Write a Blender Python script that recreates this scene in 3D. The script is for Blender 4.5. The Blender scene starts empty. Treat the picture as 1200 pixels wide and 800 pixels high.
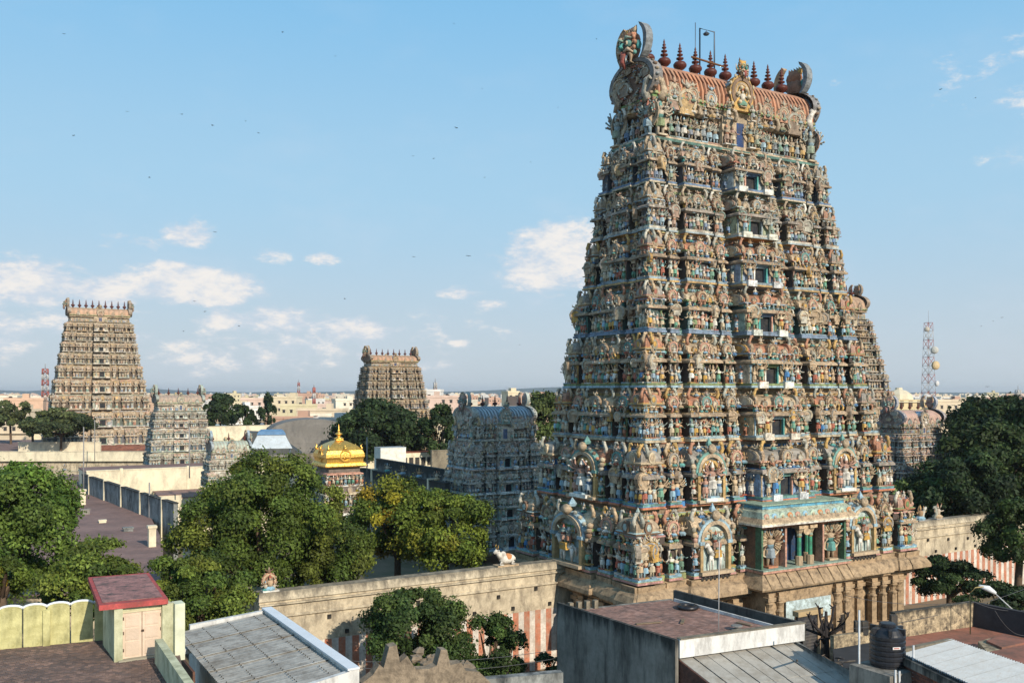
import bpy, math, random
import numpy as np
from mathutils import Matrix, Vector

# ------------------------------------------------------------------ camera, sky, sun, exposure
SC = bpy.context.scene
COL = SC.collection
F, CX, HY, CAMZ = 1100.0, 600.0, 459.0, 22.0
cam_d = bpy.data.cameras.new("camera")
cam_d.sensor_width = 36.0
cam_d.lens = 36.0 * F / 1200.0
cam_d.shift_y = (HY - 400.0) / 1200.0
cam_d.clip_start = 0.5
cam_d.clip_end = 30000.0
cam = bpy.data.objects.new("camera", cam_d)
cam.location = (0, 0, CAMZ)
cam.rotation_euler = (math.radians(90), 0, 0)
COL.objects.link(cam)
SC.camera = cam

SUN_EL = math.radians(27)
SUN_AZ = math.atan2(0.57, -0.82)          # from +Y towards +X
world = bpy.data.worlds.new("World")
SC.world = world
world.use_nodes = True
wn, wl = world.node_tree.nodes, world.node_tree.links
wn.clear()
w_out = wn.new("ShaderNodeOutputWorld")
w_bg = wn.new("ShaderNodeBackground")
w_bg.inputs["Strength"].default_value = 0.125
sky = wn.new("ShaderNodeTexSky")
sky.sky_type = "NISHITA"
sky.sun_disc = False
sky.sun_elevation = SUN_EL
sky.sun_rotation = SUN_AZ
sky.altitude = 100
sky.air_density = 1.0
sky.dust_density = 1.6
sky.ozone_density = 2.0


def wmath(op, a, b=None, c=None):
    n = wn.new("ShaderNodeMath")
    n.operation = op
    for i, v in enumerate((a, b, c)):
        if v is None:
            continue
        if isinstance(v, (int, float)):
            n.inputs[i].default_value = v
        else:
            wl.new(v, n.inputs[i])
    return n.outputs[0]


def wmaprange(v, a, b, c, d):
    n = wn.new("ShaderNodeMapRange")
    n.interpolation_type = "SMOOTHSTEP"
    wl.new(v, n.inputs[0])
    for i, x in enumerate((a, b, c, d)):
        n.inputs[i + 1].default_value = x
    return n.outputs[0]


w_tc = wn.new("ShaderNodeTexCoord")
w_sep = wn.new("ShaderNodeSeparateXYZ")
wl.new(w_tc.outputs["Generated"], w_sep.inputs[0])
az = wmath("ARCTAN2", w_sep.outputs[0], w_sep.outputs[1])
el = wmath("ARCSINE", w_sep.outputs[2])
# cloud noise in direction space, stretched sideways as flat cumulus is
w_comb = wn.new("ShaderNodeCombineXYZ")
wl.new(az, w_comb.inputs[0])
wl.new(wmath("MULTIPLY", el, 2.1), w_comb.inputs[1])


def wnoise(scale, detail, rough, off=0.0):
    n = wn.new("ShaderNodeTexNoise")
    n.inputs["Scale"].default_value = scale
    n.inputs["Detail"].default_value = detail
    n.inputs["Roughness"].default_value = rough
    m = wn.new("ShaderNodeMapping")
    m.inputs["Location"].default_value = (off, off * 0.7, off * 0.3)
    wl.new(w_comb.outputs[0], m.inputs[0])
    wl.new(m.outputs[0], n.inputs[0])
    return n.outputs[0]


N_big, N_fine = wnoise(7.0, 6, 0.6), wnoise(24.0, 9, 0.68, 3.1)
N_mix = wmath("ADD", wmath("MULTIPLY", N_big, 0.35), wmath("MULTIPLY", N_fine, 0.65))
CL = [  # azimuth and elevation in the photograph's pixels, half sizes, weight
    (222, 273, 34, 18, 1.0), (652, 304, 84, 50, 1.15), (34, 330, 62, 30, 1.1), (124, 342, 44, 22, 1.0),
    (225, 338, 90, 26, 1.05), (320, 376, 110, 22, .8), (420, 385, 66, 17, .85), (250, 400, 300, 40, .30), (540, 343, 34, 9, .7),
    (316, 297, 24, 12, .6), (378, 303, 20, 9, .6), (205, 312, 24, 7, .55), (152, 282, 38, 9, .45),
    (550, 8, 52, 18, .3), (1110, 92, 100, 26, .10), (820, 30, 80, 20, .05), (575, 356, 24, 8, .5), (538, 402, 16, 6, .6), (20, 380, 90, 20, .35),
    (1230, 60, 90, 50, .1), (-120, 330, 120, 34, 1.0), (-300, 300, 90, 30, .9), (1450, 320, 140, 40, 1.0), (1800, 300, 160, 46, 1.0), (-700, 280, 200, 50, 1.0)]
mask = None
for (px, py, hx, hy, wgt) in CL:
    a0 = math.atan2(px - CX, F)
    e0 = math.atan2(HY - py, math.hypot(F, px - CX))
    dx = wmath("DIVIDE", wmath("SUBTRACT", az, a0), hx / F)
    dy = wmath("DIVIDE", wmath("SUBTRACT", el, e0), hy / F)
    r2 = wmath("ADD", wmath("MULTIPLY", dx, dx), wmath("MULTIPLY", dy, dy))
    m = wmath("MULTIPLY", wmath("SUBTRACT", 1.0, r2), wgt)
    m = wmath("MAXIMUM", m, -1.0)
    mask = m if mask is None else wmath("MAXIMUM", mask, m)
dens = wmath("ADD", wmath("MULTIPLY", mask, 0.42), wmath("MULTIPLY", wmath("SUBTRACT", N_mix, 0.5), 2.1))
dens = wmath("SUBTRACT", dens, wmaprange(el, 0.20, 0.40, 0.0, 0.22))
cover = wmaprange(dens, 0.0, 0.36, 0.0, 0.9)
# broad thin veils
veil = wmath("MULTIPLY", wmaprange(N_big, 0.46, 0.78, 0.0, 0.30), wmaprange(el, 0.03, 0.30, 1.0, 0.35))
w_ramp = wn.new("ShaderNodeMix"); w_ramp.data_type = "RGBA"
wl.new(wmaprange(wmath("ADD", dens, wmath("MULTIPLY", wmath("SUBTRACT", N_fine, 0.5), 2.0)), 0.0, 0.75, 0.0, 1.0), w_ramp.inputs[0])
w_ramp.inputs[6].default_value = (5.3, 5.8, 6.5, 1)
w_ramp.inputs[7].default_value = (7.6, 7.2, 6.8, 1)
w_tint = wn.new("ShaderNodeMix"); w_tint.data_type = "RGBA"; w_tint.blend_type = "MULTIPLY"
w_tint.inputs[0].default_value = 1.0
wl.new(sky.outputs[0], w_tint.inputs[6])
w_tint.inputs[7].default_value = (1.0, 1.0, 1.0, 1)
w_hor = wn.new("ShaderNodeMix"); w_hor.data_type = "RGBA"
wl.new(wmaprange(el, 0.35, 1.2, 0.93, 0.35), w_hor.inputs[0])
wl.new(w_tint.outputs[2], w_hor.inputs[6])
w_haze0 = wn.new("ShaderNodeMix"); w_haze0.data_type = "RGBA"
wl.new(wmaprange(el, 0.0, 0.22, 0.0, 1.0), w_haze0.inputs[0])
w_haze0.inputs[6].default_value = (4.6, 5.3, 5.9, 1)
w_haze0.inputs[7].default_value = (3.2, 5.2, 6.8, 1)
w_haze = wn.new("ShaderNodeMix"); w_haze.data_type = "RGBA"
wl.new(wmaprange(el, 0.18, 0.46, 0.0, 1.0), w_haze.inputs[0])
wl.new(w_haze0.outputs[2], w_haze.inputs[6])
w_haze.inputs[7].default_value = (1.8, 4.35, 6.9, 1)
wl.new(w_haze.outputs[2], w_hor.inputs[7])
w_m1 = wn.new("ShaderNodeMix"); w_m1.data_type = "RGBA"
wl.new(veil, w_m1.inputs[0]); wl.new(w_hor.outputs[2], w_m1.inputs[6]); w_m1.inputs[7].default_value = (5.4, 6.0, 6.9, 1)
w_m2 = wn.new("ShaderNodeMix"); w_m2.data_type = "RGBA"
wl.new(cover, w_m2.inputs[0]); wl.new(w_m1.outputs[2], w_m2.inputs[6]); wl.new(w_ramp.outputs[2], w_m2.inputs[7])
wl.new(w_m2.outputs[2], w_bg.inputs[0])
wl.new(w_bg.outputs[0], w_out.inputs[0])

sun_d = bpy.data.lights.new("sun", "SUN")
sun_d.energy = 5.0
sun_d.angle = math.radians(0.6)
sun_d.color = (1.0, 0.88, 0.72)
sun = bpy.data.objects.new("sun", sun_d)
sv = Vector((math.sin(SUN_AZ) * math.cos(SUN_EL), math.cos(SUN_AZ) * math.cos(SUN_EL), math.sin(SUN_EL)))
sun.rotation_euler = sv.to_track_quat("Z", "Y").to_euler()
sun.location = sv * 200
COL.objects.link(sun)
SC.view_settings.view_transform = "Standard"
SC.view_settings.look = "None"
SC.view_settings.exposure = 0.0
SC.view_settings.gamma = 1.0
SC.render.engine = "CYCLES"
SC.cycles.max_bounces = 5
SC.cycles.diffuse_bounces = 2
SC.cycles.glossy_bounces = 2
SC.cycles.transmission_bounces = 2
SC.cycles.transparent_max_bounces = 4

# ------------------------------------------------------------------ frame of the temple: u runs along the big tower's front, v away
TH = math.radians(30.4)
D1 = np.array([math.cos(TH), math.sin(TH)])
D2 = np.array([-math.sin(TH), math.cos(TH)])


def gp(px, py, z):
    "ground point of a sight line on the level z"
    Y = (CAMZ - z) * F / (py - HY)
    return np.array([(px - CX) / F * Y, Y])


def at(px, Y):
    return np.array([(px - CX) / F * Y, Y])


def zz(py, Y):
    return CAMZ - (py - HY) / F * Y


# ------------------------------------------------------------------ materials
MATS = {}


def mat(name, base=None, rough=0.85, attr=False, metal=0.0, var=0.25, vscale=1.5, streak=0.0, stain=(0.05, 0.045, 0.04), sscale=(1.2, 1.2, 0.22), bump=0.25, bscale=9.0, spec=0.3, amount=0.5, dirt=None, fine=0.0, trans=0.0, mould=None):
    if name in MATS:
        return MATS[name]
    m = bpy.data.materials.new(name)
    m.use_nodes = True
    n, l = m.node_tree.nodes, m.node_tree.links
    n.clear()
    out = n.new("ShaderNodeOutputMaterial")
    b = n.new("ShaderNodeBsdfPrincipled")
    b.inputs["Roughness"].default_value = rough
    b.inputs["Metallic"].default_value = metal
    b.inputs["Specular IOR Level"].default_value = spec
    tc = n.new("ShaderNodeTexCoord")

    def noise(scale, detail=5, rg=0.6, vec=None):
        t = n.new("ShaderNodeTexNoise")
        t.inputs["Scale"].default_value = scale
        t.inputs["Detail"].default_value = detail
        t.inputs["Roughness"].default_value = rg
        l.new(vec or tc.outputs["Object"], t.inputs[0])
        return t.outputs[0]

    def mr(v, a, bb, c, d):
        t = n.new("ShaderNodeMapRange")
        l.new(v, t.inputs[0])
        for i, x in enumerate((a, bb, c, d)):
            t.inputs[i + 1].default_value = x
        return t.outputs[0]

    def mix(kind, fac, A, B):
        t = n.new("ShaderNodeMix")
        t.data_type = "RGBA"
        t.blend_type = kind
        for i, v in ((0, fac), (6, A), (7, B)):
            if isinstance(v, (int, float)):
                t.inputs[i].default_value = v
            elif isinstance(v, tuple):
                t.inputs[i].default_value = (*v, 1)
            else:
                l.new(v, t.inputs[i])
        return t.outputs[2]

    if attr:
        a = n.new("ShaderNodeAttribute")
        a.attribute_name = "Col"
        col = a.outputs["Color"]
    else:
        rgb = n.new("ShaderNodeRGB")
        rgb.outputs[0].default_value = (*base, 1)
        col = rgb.outputs[0]
    if var:
        v1 = mr(noise(vscale), 0.25, 0.75, 1 - var, 1 + var)
        cb = n.new("ShaderNodeCombineColor")
        for i in range(3):
            l.new(v1, cb.inputs[i])
        col = mix("MULTIPLY", 1.0, col, cb.outputs[0])
    if fine:
        v1 = mr(noise(vscale * 9, 3, 0.7), 0.3, 0.7, 1 - fine, 1 + fine)
        cb = n.new("ShaderNodeCombineColor")
        for i in range(3):
            l.new(v1, cb.inputs[i])
        col = mix("MULTIPLY", 1.0, col, cb.outputs[0])
    if dirt:
        d = mr(noise(vscale * 2.3, 6, 0.7), 0.45, 0.68, 0.0, amount)
        col = mix("MIX", d, col, dirt)
    if streak:
        mp = n.new("ShaderNodeMapping")
        mp.inputs["Scale"].default_value = sscale
        l.new(tc.outputs["Object"], mp.inputs[0])
        s = mr(noise(1.0, 8, 0.72, mp.outputs[0]), 0.47, 0.63, 0.0, streak)
        col = mix("MIX", s, col, stain)
    if mould:                                  # black mould creeping down from the wall's top edge
        z_top, depth, amt = mould
        sp = n.new("ShaderNodeSeparateXYZ")
        l.new(tc.outputs["Object"], sp.inputs[0])
        mp = n.new("ShaderNodeMapping")
        mp.inputs["Scale"].default_value = (1.6, 1.6, .25)
        l.new(tc.outputs["Object"], mp.inputs[0])
        ad = n.new("ShaderNodeMath"); ad.operation = "MULTIPLY_ADD"
        l.new(noise(1.0, 7, .7, mp.outputs[0]), ad.inputs[0])
        ad.inputs[1].default_value = depth * 3.2
        l.new(sp.outputs[2], ad.inputs[2])
        mv = mr(ad.outputs[0], z_top - depth * .4 + depth * 1.2, z_top + depth * 1.6, 0.0, amt)
        col = mix("MIX", mv, col, (.03, .032, .03))
    l.new(col, b.inputs["Base Color"])
    if bump:
        bp = n.new("ShaderNodeBump")
        bp.inputs["Strength"].default_value = bump
        bp.inputs["Distance"].default_value = 0.04
        l.new(noise(bscale, 4, 0.65), bp.inputs["Height"])
        l.new(bp.outputs[0], b.inputs["Normal"])
    if trans:
        tr = n.new("ShaderNodeBsdfTranslucent")
        l.new(col, tr.inputs[0])
        ms = n.new("ShaderNodeMixShader")
        ms.inputs[0].default_value = trans
        l.new(b.outputs[0], ms.inputs[1]); l.new(tr.outputs[0], ms.inputs[2])
        l.new(ms.outputs[0], out.inputs[0])
    else:
        l.new(b.outputs[0], out.inputs[0])
    MATS[name] = m
    return m


PAINT = mat("weathered_paint", attr=True, rough=0.8, var=0.30, vscale=0.9, fine=0.34, dirt=(0.065, 0.058, 0.048), amount=0.75, bump=0.5, bscale=7)
STONE = mat("carved_stone", (0.38, 0.275, 0.17), attr=False, rough=0.9, var=0.28, vscale=0.9, fine=.15, dirt=(0.08, 0.06, 0.042), amount=0.8, bump=0.6, bscale=4)
PLASTER = mat("stained_plaster", (0.54, 0.46, 0.33), rough=0.9, var=0.22, vscale=0.5, fine=0.14, streak=0.75, stain=(0.17, 0.14, 0.105), sscale=(1.3, 1.3, 0.5), bump=0.5, mould=(8.4, .7, .6), dirt=(.25, .2, .14), amount=.5)
CREAM = mat("cream_wash", (0.74, 0.66, 0.48), rough=0.9, var=0.14, vscale=0.35, streak=0.5, stain=(0.30, 0.26, 0.20), sscale=(0.6, 0.6, 0.3))  # cream base with darker streaks, same on all faces
BLACKWALL = mat("mould_blackened_wall", (0.25, 0.26, 0.25), rough=0.95, var=0.3, vscale=0.5, fine=.2, streak=0.9, stain=(0.03, 0.035, 0.037), sscale=(0.9, 0.9, 0.35), mould=(9.6, 1.6, .9))
ROOFTILE = mat("dusty_roof_tile", (0.235, 0.150, 0.130), rough=0.95, var=0.25, vscale=0.15, fine=0.14, dirt=(0.12, 0.085, 0.08), amount=0.6, bump=0.5, bscale=3)
CONCRETE = mat("bare_concrete", (0.27, 0.255, 0.225), rough=0.95, var=0.2, vscale=0.4, fine=0.1, streak=0.8, stain=(0.065, 0.062, 0.055), sscale=(0.9, 0.9, 0.16), bump=0.3, mould=(9.0, 1.0, .95), dirt=(.13, .12, .10), amount=.6)
ASBESTOS = mat("asbestos_sheet", (0.36, 0.345, 0.31), rough=0.9, var=0.14, vscale=0.5, fine=0.1, dirt=(0.2, 0.17, 0.13), amount=0.6, bump=0.2)
METAL = mat("galvanised_metal", (0.46, 0.52, 0.56), rough=0.45, metal=0.4, var=0.15, vscale=1.0, dirt=(0.3, 0.28, 0.25), amount=0.4, bump=0.1)
GOLD = mat("gilded_copper", (0.92, 0.56, 0.13), rough=0.34, metal=0.8, var=0.25, vscale=2.5, dirt=(.35, .17, .04), amount=.7, bump=0.5, bscale=9)
PLAIN = mat("painted_surface", attr=True, rough=0.8, var=0.16, vscale=0.5, fine=0.08, dirt=(0.22, 0.18, 0.13), amount=0.35, bump=0.2)
HOUSE = mat("house_wash", attr=True, rough=0.9, var=0.12, vscale=0.12, dirt=(0.28, 0.22, 0.16), amount=0.35, bump=0)
LEAF = mat("leaf", attr=True, rough=0.65, var=0.0, bump=0, spec=0.25, trans=0.22)
BARK = mat("bark", (0.11, 0.075, 0.05), rough=0.95, var=0.3, vscale=2, bump=0.6)
BLACK = mat("black_plastic", (0.012, 0.014, 0.02), rough=0.38, var=0.1, dirt=(0.05, 0.045, 0.04), amount=0.4, bump=0.05, spec=0.5)
SOIL = mat("dry_ground", (0.19, 0.145, 0.095), rough=1.0, var=0.3, vscale=0.05, dirt=(0.06, 0.075, 0.03), amount=0.7, bump=0.3)
BRICKM = mat("brick_face", attr=True, rough=0.95, var=0.25, vscale=2, dirt=(0.06, 0.045, 0.04), amount=0.6, bump=0.4)

DADO = mat("faded_stripe_paint", attr=True, rough=.9, var=.3, vscale=.6, fine=.2, dirt=(.42, .34, .26), amount=.7, streak=.4, stain=(.25, .17, .12), sscale=(1.5, 1.5, .6), bump=.3)

# ------------------------------------------------------------------ mesh pieces as numpy arrays
# a piece: verts (n,3), loop index array, face sizes, face colours (f,3), face smooth flags
C0 = (0.5, 0.5, 0.5)


def piece(v, faces, col=C0, smooth=False):
    v = np.asarray(v, float).reshape(-1, 3)
    L = np.array([i for f in faces for i in f], np.int32)
    S = np.array([len(f) for f in faces], np.int32)
    c = np.asarray(col, float)
    if c.ndim == 1:
        c = np.tile(c, (len(S), 1))
    return (v, L, S, c, np.full(len(S), smooth, bool))


def join(ps):
    ps = [p for p in ps if p is not None and len(p[0])]
    off, Ls = 0, []
    for p in ps:
        Ls.append(p[1] + off)
        off += len(p[0])
    return (np.concatenate([p[0] for p in ps]), np.concatenate(Ls), np.concatenate([p[2] for p in ps]), np.concatenate([p[3] for p in ps]), np.concatenate([p[4] for p in ps]))


def tf(p, loc=(0, 0, 0), rz=0.0, sc=(1, 1, 1), rx=0.0, ry=0.0):
    if isinstance(sc, (int, float)):
        sc = (sc, sc, sc)
    v = p[0] * np.array(sc)
    if rx:
        c, s = math.cos(rx), math.sin(rx)
        v = np.stack([v[:, 0], v[:, 1] * c - v[:, 2] * s, v[:, 1] * s + v[:, 2] * c], 1)
    if ry:
        c, s = math.cos(ry), math.sin(ry)
        v = np.stack([v[:, 0] * c + v[:, 2] * s, v[:, 1], -v[:, 0] * s + v[:, 2] * c], 1)
    if rz:
        c, s = math.cos(rz), math.sin(rz)
        v = np.stack([v[:, 0] * c - v[:, 1] * s, v[:, 0] * s + v[:, 1] * c, v[:, 2]], 1)
    return (v + np.array(loc), p[1], p[2], p[3], p[4])


def recol(p, col):
    return (p[0], p[1], p[2], np.tile(np.asarray(col, float), (len(p[2]), 1)), p[4])


def tint(p, k):
    return (p[0], p[1], p[2], np.clip(p[3] * np.asarray(k), 0, .9), p[4])


def box(x0, x1, y0, y1, z0, z1, col=C0, top=None, tx=0.0, ty=0.0):
    "box; tx, ty shrink the top on each side"
    v = [(x0, y0, z0), (x1, y0, z0), (x1, y1, z0), (x0, y1, z0), (x0 + tx, y0 + ty, z1), (x1 - tx, y0 + ty, z1), (x1 - tx, y1 - ty, z1), (x0 + tx, y1 - ty, z1)]
    f = [(0, 3, 2, 1), (4, 5, 6, 7), (0, 1, 5, 4), (1, 2, 6, 5), (2, 3, 7, 6), (3, 0, 4, 7)]
    c = np.tile(np.asarray(col, float), (6, 1))
    if top is not None:
        c[1] = top
    return piece(v, f, c)


def lathe(prof, n=8, col=C0, cols=None, smooth=False, ph=0.0, closed=True):
    "profile [(r, z)] bottom to top turned about z"
    v, f, c = [], [], []
    for r, z in prof:
        for k in range(n):
            a = ph + 2 * math.pi * k / n
            v.append((r * math.cos(a), r * math.sin(a), z))
    for i in range(len(prof) - 1):
        for k in range(n):
            k2 = (k + 1) % n
            f.append((i * n + k, i * n + k2, (i + 1) * n + k2, (i + 1) * n + k))
            c.append(cols[i] if cols else col)
    if closed:
        if prof[-1][0] > 1e-4:
            m = len(prof) - 1
            f.append(tuple(m * n + k for k in range(n))); c.append(cols[-1] if cols else col)
        if prof[0][0] > 1e-4:
            f.append(tuple(reversed(range(n)))); c.append(cols[0] if cols else col)
    return piece(v, f, np.array(c, float), smooth)


def rect_lathe(prof, a, b, col=C0, cols=None):
    "profile [(offset, z)] round a rectangle a x b (half sizes)"
    v, f, c = [], [], []
    for o, z in prof:
        v += [(-a - o, -b - o, z), (a + o, -b - o, z), (a + o, b + o, z), (-a - o, b + o, z)]
    for i in range(len(prof) - 1):
        for k in range(4):
            k2 = (k + 1) % 4
            f.append((i * 4 + k, i * 4 + k2, i * 4 + 4 + k2, i * 4 + 4 + k)); c.append(cols[i] if cols else col)
    m = (len(prof) - 1) * 4
    f.append((m, m + 1, m + 2, m + 3)); c.append(cols[-1] if cols else col)
    f.append((3, 2, 1, 0)); c.append(cols[0] if cols else col)
    return piece(v, f, np.array(c, float))


def tube(pts, rads, n=5, col=C0, smooth=True):
    pts = [np.array(p, float) for p in pts]
    if isinstance(rads, (int, float)):
        rads = [rads] * len(pts)
    v, f = [], []
    for i, p in enumerate(pts):
        d = pts[min(i + 1, len(pts) - 1)] - pts[max(i - 1, 0)]
        d = d / (np.linalg.norm(d) + 1e-9)
        h = np.array([0, 0, 1.0]) if abs(d[2]) < 0.9 else np.array([1.0, 0, 0])
        a = np.cross(d, h); a /= np.linalg.norm(a)
        b = np.cross(d, a)
        for k in range(n):
            t = 2 * math.pi * k / n
            v.append(p + rads[i] * (math.cos(t) * a + math.sin(t) * b))
    for i in range(len(pts) - 1):
        for k in range(n):
            k2 = (k + 1) % n
            f.append((i * n + k, i * n + n + k, i * n + n + k2, i * n + k2))
    f.append(tuple(range(n)))
    m = (len(pts) - 1) * n
    f.append(tuple(reversed(range(m, m + n))))
    return piece(v, f, col, smooth)


def ball(c, r, col=C0, n=6, m=4):
    if isinstance(r, (int, float)):
        r = (r, r, r)
    prof = [(math.sin(math.pi * i / m), -math.cos(math.pi * i / m)) for i in range(m + 1)]
    prof[0] = (0.001, -1); prof[-1] = (0.001, 1)
    p = lathe(prof, n, col, smooth=True, closed=False)
    return tf(p, c, sc=r)


def prism(poly, y0, y1, col=C0, side=None):
    "polygon in x,z (counter-clockwise seen from -y) pushed from y0 (front) to y1"
    n = len(poly)
    v = [(x, y0, z) for x, z in poly] + [(x, y1, z) for x, z in poly]
    f = [tuple(range(n)), tuple(reversed(range(n, 2 * n)))]
    c = [col, col]
    for k in range(n):
        k2 = (k + 1) % n
        f.append((k, k + n, k2 + n, k2)); c.append(side or col)
    return piece(v, f, np.array(c, float))


def hprism(poly, z0, z1, col=C0, top=None):
    "plan polygon (any order) as a prism"
    a = sum(poly[i][0] * poly[(i + 1) % len(poly)][1] - poly[(i + 1) % len(poly)][0] * poly[i][1] for i in range(len(poly)))
    if a < 0:
        poly = poly[::-1]
    n = len(poly)
    v = [(p[0], p[1], z0) for p in poly] + [(p[0], p[1], z1) for p in poly]
    f = [tuple(reversed(range(n))), tuple(range(n, 2 * n))]
    c = [col, top or col]
    for k in range(n):
        k2 = (k + 1) % n
        f.append((k, k2, k2 + n, k + n)); c.append(col)
    return piece(v, f, np.array(c, float))


def disc_ring(r0, r1, y0, y1, col, n=14, sx=1.0, cz=0.0, a0=0.0, a1=2 * math.pi):
    "annulus slab facing -y"
    v, f = [], []
    full = abs(a1 - a0 - 2 * math.pi) < 1e-6
    m = n if full else n + 1
    for k in range(m):
        a = a0 + (a1 - a0) * k / n
        c, s = math.cos(a), math.sin(a)
        v += [(r0 * c * sx, y0, cz + r0 * s), (r1 * c * sx, y0, cz + r1 * s), (r1 * c * sx, y1, cz + r1 * s), (r0 * c * sx, y1, cz + r0 * s)]
    for k in range(n):
        i, j = 4 * k, 4 * ((k + 1) % m)
        f += [(i, i + 1, j + 1, j), (i + 1, i + 2, j + 2, j + 1), (i, j, j + 3, i + 3)]
    return piece(v, f, col)


def mesh_of(p, name, mats):
    v, L, S, c, sm = p
    me = bpy.data.meshes.new(name)
    me.vertices.add(len(v)); me.loops.add(len(L)); me.polygons.add(len(S))
    me.vertices.foreach_set("co", np.ascontiguousarray(v, np.float32).ravel())
    me.loops.foreach_set("vertex_index", np.ascontiguousarray(L, np.int32))
    st = np.zeros(len(S), np.int32); st[1:] = np.cumsum(S)[:-1]
    me.polygons.foreach_set("loop_start", st)
    me.polygons.foreach_set("use_smooth", sm)
    a = me.color_attributes.new("Col", "FLOAT_COLOR", "CORNER")
    cc = np.ones((len(L), 4), np.float32)
    cc[:, :3] = np.repeat(c, S, axis=0)
    a.data.foreach_set("color", cc.ravel())
    me.materials.append(mats)
    me.update()
    me.validate()
    return me


def ob(name, data, parent=None, loc=None, rz=0.0, sc=None, label=None, cat=None, group=None, kind=None):
    o = bpy.data.objects.new(name, data)
    COL.objects.link(o)
    if loc is not None:
        o.location = loc
    if rz:
        o.rotation_euler = (0, 0, rz)
    if sc is not None:
        o.scale = sc if not isinstance(sc, (int, float)) else (sc, sc, sc)
    if parent is not None:
        o.parent = parent
    for k, x in (("label", label), ("category", cat), ("group", group), ("kind", kind)):
        if x:
            o[k] = x
    return o


def mk(name, p, m=PAINT, parent=None, **kw):
    if isinstance(p, list):
        p = join(p)
    return ob(name, mesh_of(p, name, m), parent, **kw)


def copy_thing(o, parent=None):
    c = o.copy()
    COL.objects.link(c)
    c.parent = parent
    for ch in o.children:
        copy_thing(ch, c)
    return c


R = random.Random(7)


def uvrot(p, loc=(0, 0, 0)):
    return tf(p, loc, rz=TH)
# ------------------------------------------------------------------ colours of the painted plaster
TAN, CREAMC, PINK, TEAL, GREEN = (.44, .33, .215), (.60, .50, .34), (.54, .30, .22), (.08, .34, .32), (.17, .28, .10)
BLUE, WHITE, REDC, OCHRE, BROWN = (.07, .22, .46), (.82, .79, .71), (.42, .09, .05), (.60, .36, .09), (.20, .11, .065)
GREY, LTBLUE, ORANGE, MAUVE, DARK = (.32, .30, .27), (.30, .50, .62), (.60, .26, .10), (.38, .26, .30), (.025, .025, .03)
SAND, TERRA = (.55, .41, .26), (.48, .20, .11)
WARM = [(.40, .42, .36), (.52, .50, .42), TAN, SAND, CREAMC, SAND, TAN, PINK, OCHRE, BROWN, TERRA, CREAMC, GREY, TAN, (.40, .33, .22), (.33, .30, .22)]
SKIN = [TAN, SAND, (.42, .26, .14), CREAMC, (.52, .36, .22), (.20, .36, .36), PINK, (.48, .34, .20), (.32, .40, .38), (.62, .52, .40), (.66, .62, .52), (.30, .24, .17)]
CLOTH = [TEAL, GREEN, WHITE, REDC, OCHRE, BLUE, LTBLUE, LTBLUE, PINK, CREAMC, TERRA, SAND, (.14, .34, .24), WHITE, (.40, .52, .50), (.26, .36, .44)]
DULL = (.345, .30, .235)


def mixc(a, b, t):
    return tuple(x * (1 - t) + y * t for x, y in zip(a, b))


def age(c, t, rng):
    "weathering of old paint: mixed towards dust"
    return mixc(c, DULL, min(1, max(0, t + rng.uniform(-.15, .15))))


def statue(rng, kind="stand", t=0.3):
    sk, cl, cl2 = age(rng.choice(SKIN), t, rng), age(rng.choice(CLOTH), t, rng), age(rng.choice(CLOTH), t * .7, rng)
    P = []
    P.append(box(-.17, .17, -.13, .10, 0, .05, age(rng.choice(CLOTH), t, rng)))
    if kind == "seat":
        P.append(lathe([(.24, .05), (.27, .14), (.14, .24)], 7, cl))
        P.append(lathe([(.12, .22), (.16, .45), (.10, .52)], 6, sk, smooth=True))
        hz = .60
        sh = .46
    else:
        lean = rng.uniform(-.05, .05)
        for s in (-1, 1):
            if kind == "dance" and s == 1:
                P.append(tube([(s * .05, 0, .44), (s * .20, -.08, .32), (s * .06, -.08, .14)], [.06, .055, .035], 5, sk))
            else:
                P.append(tube([(s * .07, 0, .46), (s * .08, -.01, .24), (s * .09, 0, .05)], [.068, .055, .04], 5, sk if rng.random() < .4 else cl))
        P.append(lathe([(.15, .26), (.13, .46), (.095, .50)], 6, cl))
        P.append(tf(lathe([(.10, 0), (.13, .12), (.155, .22), (.06, .26)], 6, sk, cols=[cl2, sk, sk], smooth=True), (lean, 0, .48), sc=(1, .7, 1)))
        hz, sh = .80, .70
    P.append(ball((0, -.01, hz), (.068, .07, .08), sk, 6, 4))
    P.append(lathe([(.075, hz + .04), (.055, hz + .11), (.012, hz + .21)], 5, cl2))
    nar = {"multi": 4, "dance": 2}.get(kind, 1 if kind != "seat" else rng.choice((1, 2)))
    for s in (-1, 1):
        for k in range(nar):
            a = (-.5 + k * 1.6 / max(1, nar - 1)) if nar > 1 else rng.choice((-.9, -.5, .4, .9))
            L = .17 if kind != "multi" else .2
            e = (s * (.15 + L * math.cos(a) * .8), -.04, sh + L * math.sin(a))
            b = a + rng.uniform(.5, 1.2)
            h = (e[0] + s * .12 * math.cos(b), -.10, e[2] + .15 * math.sin(b))
            P.append(tube([(s * .14, 0, sh), e, h], [.038, .032, .02], 4, sk))
            if kind == "multi" or rng.random() < .3:
                P.append(ball(h, .035, cl2, 4, 3))
    if kind == "multi":
        P.append(disc_ring(.26, .40, .05, .09, age(rng.choice(WARM), t, rng), 12, cz=.66))
    return join(P)


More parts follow.
